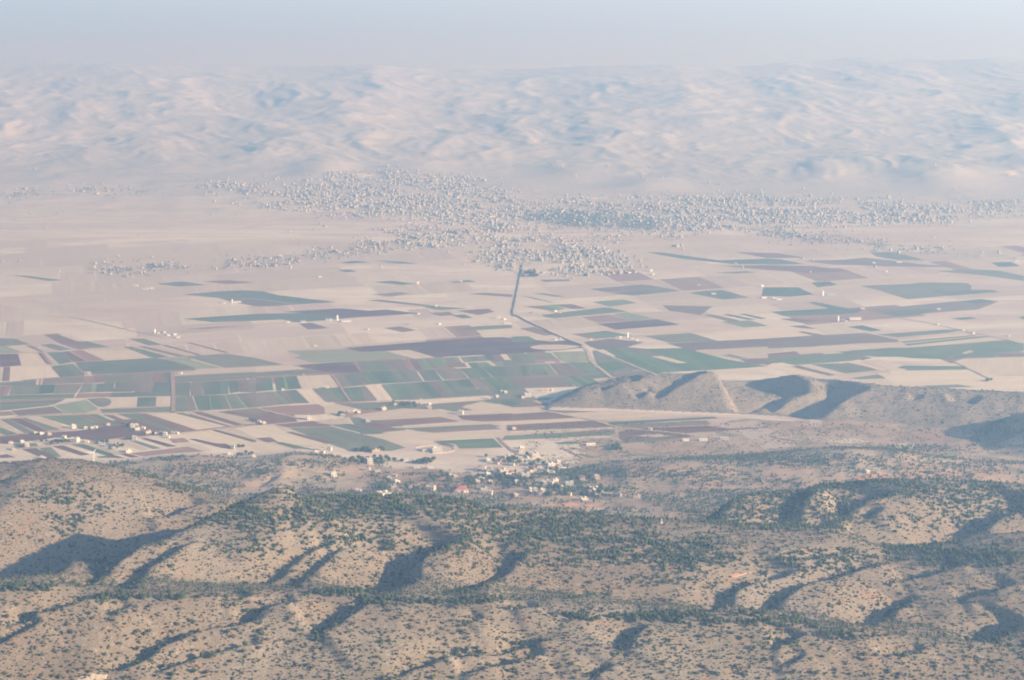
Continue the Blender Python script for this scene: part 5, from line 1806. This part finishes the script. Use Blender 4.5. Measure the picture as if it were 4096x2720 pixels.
V4 = lambda L: [(1400 + a * .50826, 1750 + b * .50826, c * .50826, d * .50826, n) for a, b, c, d, n in L]
scatter_trees(V4([(700, 330, 120, 40, 14), (960, 350, 150, 45, 24), (1180, 330, 200, 40, 26), (1350, 380, 260, 50, 34), (1700, 440, 250, 50, 26), (1960, 440, 160, 60, 18), (1250, 190, 250, 40, 16), (560, 400, 180, 40, 16), (300, 400, 120, 60, 18), (1800, 340, 120, 40, 10), (1480, 240, 160, 40, 10)]), 'between the houses of the near village', 61)
scatter_trees(V4([(210, 190, 130, 34, 34), (30, 200, 80, 40, 12), (580, 195, 130, 22, 16), (120, 102, 60, 14, 5), (240, 100, 20, 12, 2)]), 'around the block west of the near village', 62)
A1b = lambda L: [(a * TS, 1400 + b * TS, c * TS, d * TS, n) for a, b, c, d, n in L]
scatter_trees(A1b([(440, 850, 70, 20, 9), (560, 845, 90, 22, 12), (930, 855, 80, 18, 10), (1050, 895, 90, 18, 9), (1220, 700, 60, 22, 6), (1450, 775, 60, 14, 5), (2260, 975, 90, 18, 10), (2220, 895, 30, 12, 4), (1200, 828, 40, 10, 3), (2330, 655, 60, 12, 6), (120, 920, 30, 8, 3)]), 'beside the farms in the strip fields', 63, 2.2, 3.8)
scatter_trees([(2048 + 970 * TS, 1400 + 910 * TS, 26, 16, 14), (1024 + 1330 * TS, 1400 + 505 * TS, 60, 8, 10), (1024 + 780 * TS, 1400 + 600 * TS, 14, 5, 5), (3950, 1524, 24, 4, 5), (1024 + 1000 * TS, 1400 + 925 * TS, 28, 8, 12), (1024 + 1145 * TS, 1400 + 925 * TS, 8, 8, 5)], 'standing out on the open plain', 64, 2.6, 4.4)
# avenue trees
AV = np.array([(2104, 1000), (2096, 1025), (2086, 1060), (2076, 1110), (2060, 1190), (2046, 1250)], float)
q = np.linspace(0, len(AV) - 1, 74)
ax, ay, az = land(np.interp(q, np.arange(6), AV[:, 0]), np.interp(q, np.arange(6), AV[:, 1]), dmin=6000)
g = np.random.default_rng(71)
for k in range(len(ax)):
    for s in ((-1, 1)[k % 2],):
        tree('avenue_tree', 'oak', ax[k] + s * 3.0 + g.normal(0, 1.0), ay[k] + g.normal(0, 4), g.uniform(1.1, 1.8), 1.2, 'tall dark tree lining the straight avenue', 'tree', 'trees lining the straight avenue', k)
AVW = [(2125, 1100, 34, 14, 40)]
scatter_trees(AVW, 'in the grove beside the avenue', 72, 3.5, 5.5)


# ------------------------------------------------------------------ single landmarks
def ring(n, r, z):
    return [(r * math.cos(2 * math.pi * i / n), r * math.sin(2 * math.pi * i / n), z) for i in range(n)]


def lathe(prof, n=16):
    V, F = [], []
    for r, z in prof:
        V += ring(n, r, z)
    for k in range(len(prof) - 1):
        F += [(k * n + i, k * n + (i + 1) % n, (k + 1) * n + (i + 1) % n, (k + 1) * n + i) for i in range(n)]
    F += [tuple(range(n))[::-1], tuple(range((len(prof) - 1) * n, len(prof) * n))]
    return V, F


# wind turbine behind the left hill
X, Y, Z = land(375, 1862, dmin=4500)
t = root('wind_turbine', X[0], Y[0], max(Z[0], 0), 0.25, 'white three-bladed wind turbine on reddish bare ground behind the left hill', 'wind turbine', None)
part(t, 'tower', *lathe([(0.85, -0.5), (0.75, 4), (0.45, 22.5)]), WHITEPAINT)
part(t, 'foundation', *lathe([(2.4, -0.4), (2.4, 0.3)], 12), ROOFS['concrete'])
nac = part(t, 'nacelle', boxv(0, 0.4, 22.3, 1.2, 3.0, 1.3), BOXF, WHITEPAINT)
part(nac, 'hub', [(x, -1.1 - z * 0.9, 22.95 + y) for x, y, z in ring(12, 0.6, 0)] + [(0, -2.0, 22.95)], [(i, (i + 1) % 12, 12) for i in range(12)] + [tuple(range(12))[::-1]], WHITEPAINT)
for k in range(3):
    a = math.radians(52 + 120 * k)
    V = []
    for q, (l, wd, th) in enumerate([(0.4, 0.55, 0.4), (2.0, 1.25, 0.3), (5.0, 0.85, 0.2), (8.6, 0.25, 0.08)]):
        for sx_, sy_ in ((-1, -1), (1, -1), (1, 1), (-1, 1)):
            u, v = l, wd * sx_ / 2
            V.append((u * math.cos(a) - v * math.sin(a), -1.35 + sy_ * th / 2, 22.95 + u * math.sin(a) + v * math.cos(a)))
    F = [(4 * q + i, 4 * q + (i + 1) % 4, 4 * q + 4 + (i + 1) % 4, 4 * q + 4 + i) for q in range(3) for i in range(4)] + [(3, 2, 1, 0), (12, 13, 14, 15)]
    part(t, 'blade', V, F, WHITEPAINT)

# small pale monument on the crest of the near hills
xm, ym, zm = land(2646, 2092, dmax=3065)
e = root('stone_monument', xm[0], ym[0], float(ground(xm[0], ym[0])), 0.2, 'pale stone monument standing alone on the wooded crest', 'monument', None)
part(e, 'pedestal', *multi([(0, 0, -0.8, 2.6, 2.6, 1.2), (0, 0, 0.4, 1.8, 1.8, 1.6)]), WALLS['stone'])
fig = part(e, 'statue', *lathe([(0.62, 2.0), (0.75, 2.5), (0.55, 3.6), (0.66, 4.5), (0.48, 4.95), (0.2, 5.1), (0.3, 5.35), (0.28, 5.65), (0.08, 5.85)], 12), WALLS['stone'])

# ring walled building on the plain above the village
X, Y, Z = land(1748, 1806, dmin=4300)
x0, y0 = X[0], Y[0]
e = root('ring_building', x0, y0, max(Z[0], 0), 0.1, 'white two-storey building with stair tower inside a low ring wall', 'building', None)
part(e, 'wall', boxv(0, 0, -0.5, 17, 13, 7.2), BOXF, WALLS['white'])
part(e, 'roof', boxv(0, 0, 6.7, 17.8, 13.8, 0.4), BOXF, ROOFS['whiteroof'])
part(e, 'stair_tower', boxv(-3.5, 1.0, 7.1, 6, 6, 4.2), BOXF, WALLS['white'])
part(e, 'wing', boxv(-17, 6, -0.5, 16, 9, 4.0), BOXF, WALLS['cream'])
part(e, 'terrace', boxv(2, -10.5, -0.5, 20, 7.6, 2.6), BOXF, WALLS['stone'])
for k in range(4):
    for s in (0, 1):
        instance_part(e, 'window', cached(('window',), boxv(0, 0, 0, 1.5, 0.16, 1.5), BOXF, GLASS), (-6 + 4 * k, -6.53, 1.4 + 3.0 * s))
V, F = [], []
n = 40
for i in range(n):
    a = math.pi * (-0.62 + 1.5 * i / (n - 1))
    for r, zz in ((1.0, 0), (1.0, 1.6), (0.97, 1.6), (0.97, 0)):
        V.append((-4 + 36 * r * math.cos(a), 14 + 30 * r * math.sin(a), zz * 0.7 - 0.3))
for i in range(n - 1):
    F += [(4 * i + q, 4 * i + (q + 1) % 4, 4 * i + 4 + (q + 1) % 4, 4 * i + 4 + q) for q in range(4)]
part(e, 'ring_wall', V, F, WALLS['stone'])

# bare cut ground: red clearings and pale quarry scars lying on the slopes
RED = plain('fresh_red_earth', (0.48, 0.27, 0.18), 0.95, 0.18, 0.08)
PALE = plain('pale_quarry_rock', (0.56, 0.46, 0.36), 0.95, 0.15, 0.05)


def patch(name, pix, mat, label, lift=0.35, dmin=2000, dmax=17000, seed=1):
    """irregular sheet of bare ground following the terrain"""
    P = np.array(pix, float)
    lx, ly, _ = land(P[:, 0], P[:, 1], dmin, dmax)
    cx, cy = lx.mean(), ly.mean()
    g = np.random.default_rng(seed)
    n = 28
    V, F = [], []
    per = np.linspace(0, len(lx), n, endpoint=False)
    bx = np.interp(per, np.arange(len(lx) + 1), np.append(lx, lx[0])); by = np.interp(per, np.arange(len(ly) + 1), np.append(ly, ly[0]))
    jit = 1 + g.normal(0, 0.07, n)
    rings = 7
    for k in range(rings):
        s = (k + 1) / rings
        for i in range(n):
            x = cx + (bx[i] - cx) * s * jit[i]; y = cy + (by[i] - cy) * s * jit[i]
            V.append((x, y, float(ground(x, y)) + (lift if k < rings - 1 else -0.1)))
    V.append((cx, cy, float(ground(cx, cy)) + lift))
    for k in range(rings - 1):
        F += [(k * n + i, k * n + (i + 1) % n, (k + 1) * n + (i + 1) % n, (k + 1) * n + i) for i in range(n)]
    c = len(V) - 1
    me = bpy.data.meshes.new(name)
    me.from_pydata([tuple(map(float, v)) for v in V], [], F + [(i, (i + 1) % n, c) for i in range(n)])
    me.materials.append(mat)
    o = bpy.data.objects.new(name, me)
    COL.objects.link(o)
    o['kind'] = 'structure'; o['label'] = label
    return o


patch('bare_ground', [(3400, 1912), (3470, 1890), (3560, 1898), (3600, 1915), (3520, 1928), (3440, 1922)], RED, 'red cleared earth on the wooded hill', 0.6, 3900, 4900)
patch('bare_ground', [(2160, 2020), (2260, 2008), (2370, 2018), (2380, 2030), (2280, 2035), (2190, 2032)], RED, 'reddish bare slope below the village', 0.6, 3900, 4900, 2)
patch('bare_ground', [(255, 1850), (330, 1836), (420, 1842), (450, 1852), (380, 1860), (290, 1860)], PALE, 'pale dug ground around the wind turbine', 0.5, 4500, 5300, 3)
patch('bare_ground', [(300, 2712), (360, 2690), (430, 2705), (420, 2740), (320, 2745)], DUST, 'pale scar at the lower edge of the near slope', 0.3, 2000, 2500, 4)
patch('bare_ground', [(2910, 2296), (2990, 2288), (3040, 2284), (3000, 2298), (2930, 2306)], RED, 'small red field on the foothills', 0.5, 2000, 3000, 5)
patch('quarry', [(2195, 650), (2240, 640), (2270, 655), (2250, 672), (2205, 672)], PALE, 'pale quarry scar above the town', 1.0, 9000, 16000, 6)
patch('quarry', [(4000, 690), (4060, 684), (4080, 694), (4040, 700)], PALE, 'pale quarry scar at the right foot of the range', 1.0, 9000, 16000, 7)
patch('quarry', [(2225, 800), (2330, 785), (2440, 790), (2330, 800)], PALE, 'pale graded bank above the town', 1.0, 9000, 14000, 8)
patch('quarry', [(1370, 705), (1440, 690), (1500, 700), (1440, 712)], PALE, 'pale graded slope at the top of the town', 1.0, 9000, 14000, 9)
patch('quarry', [(1810, 745), (1840, 735), (1865, 742), (1840, 752)], PALE, 'bright cleared plot in the upper town', 1.0, 9000, 14000, 10)
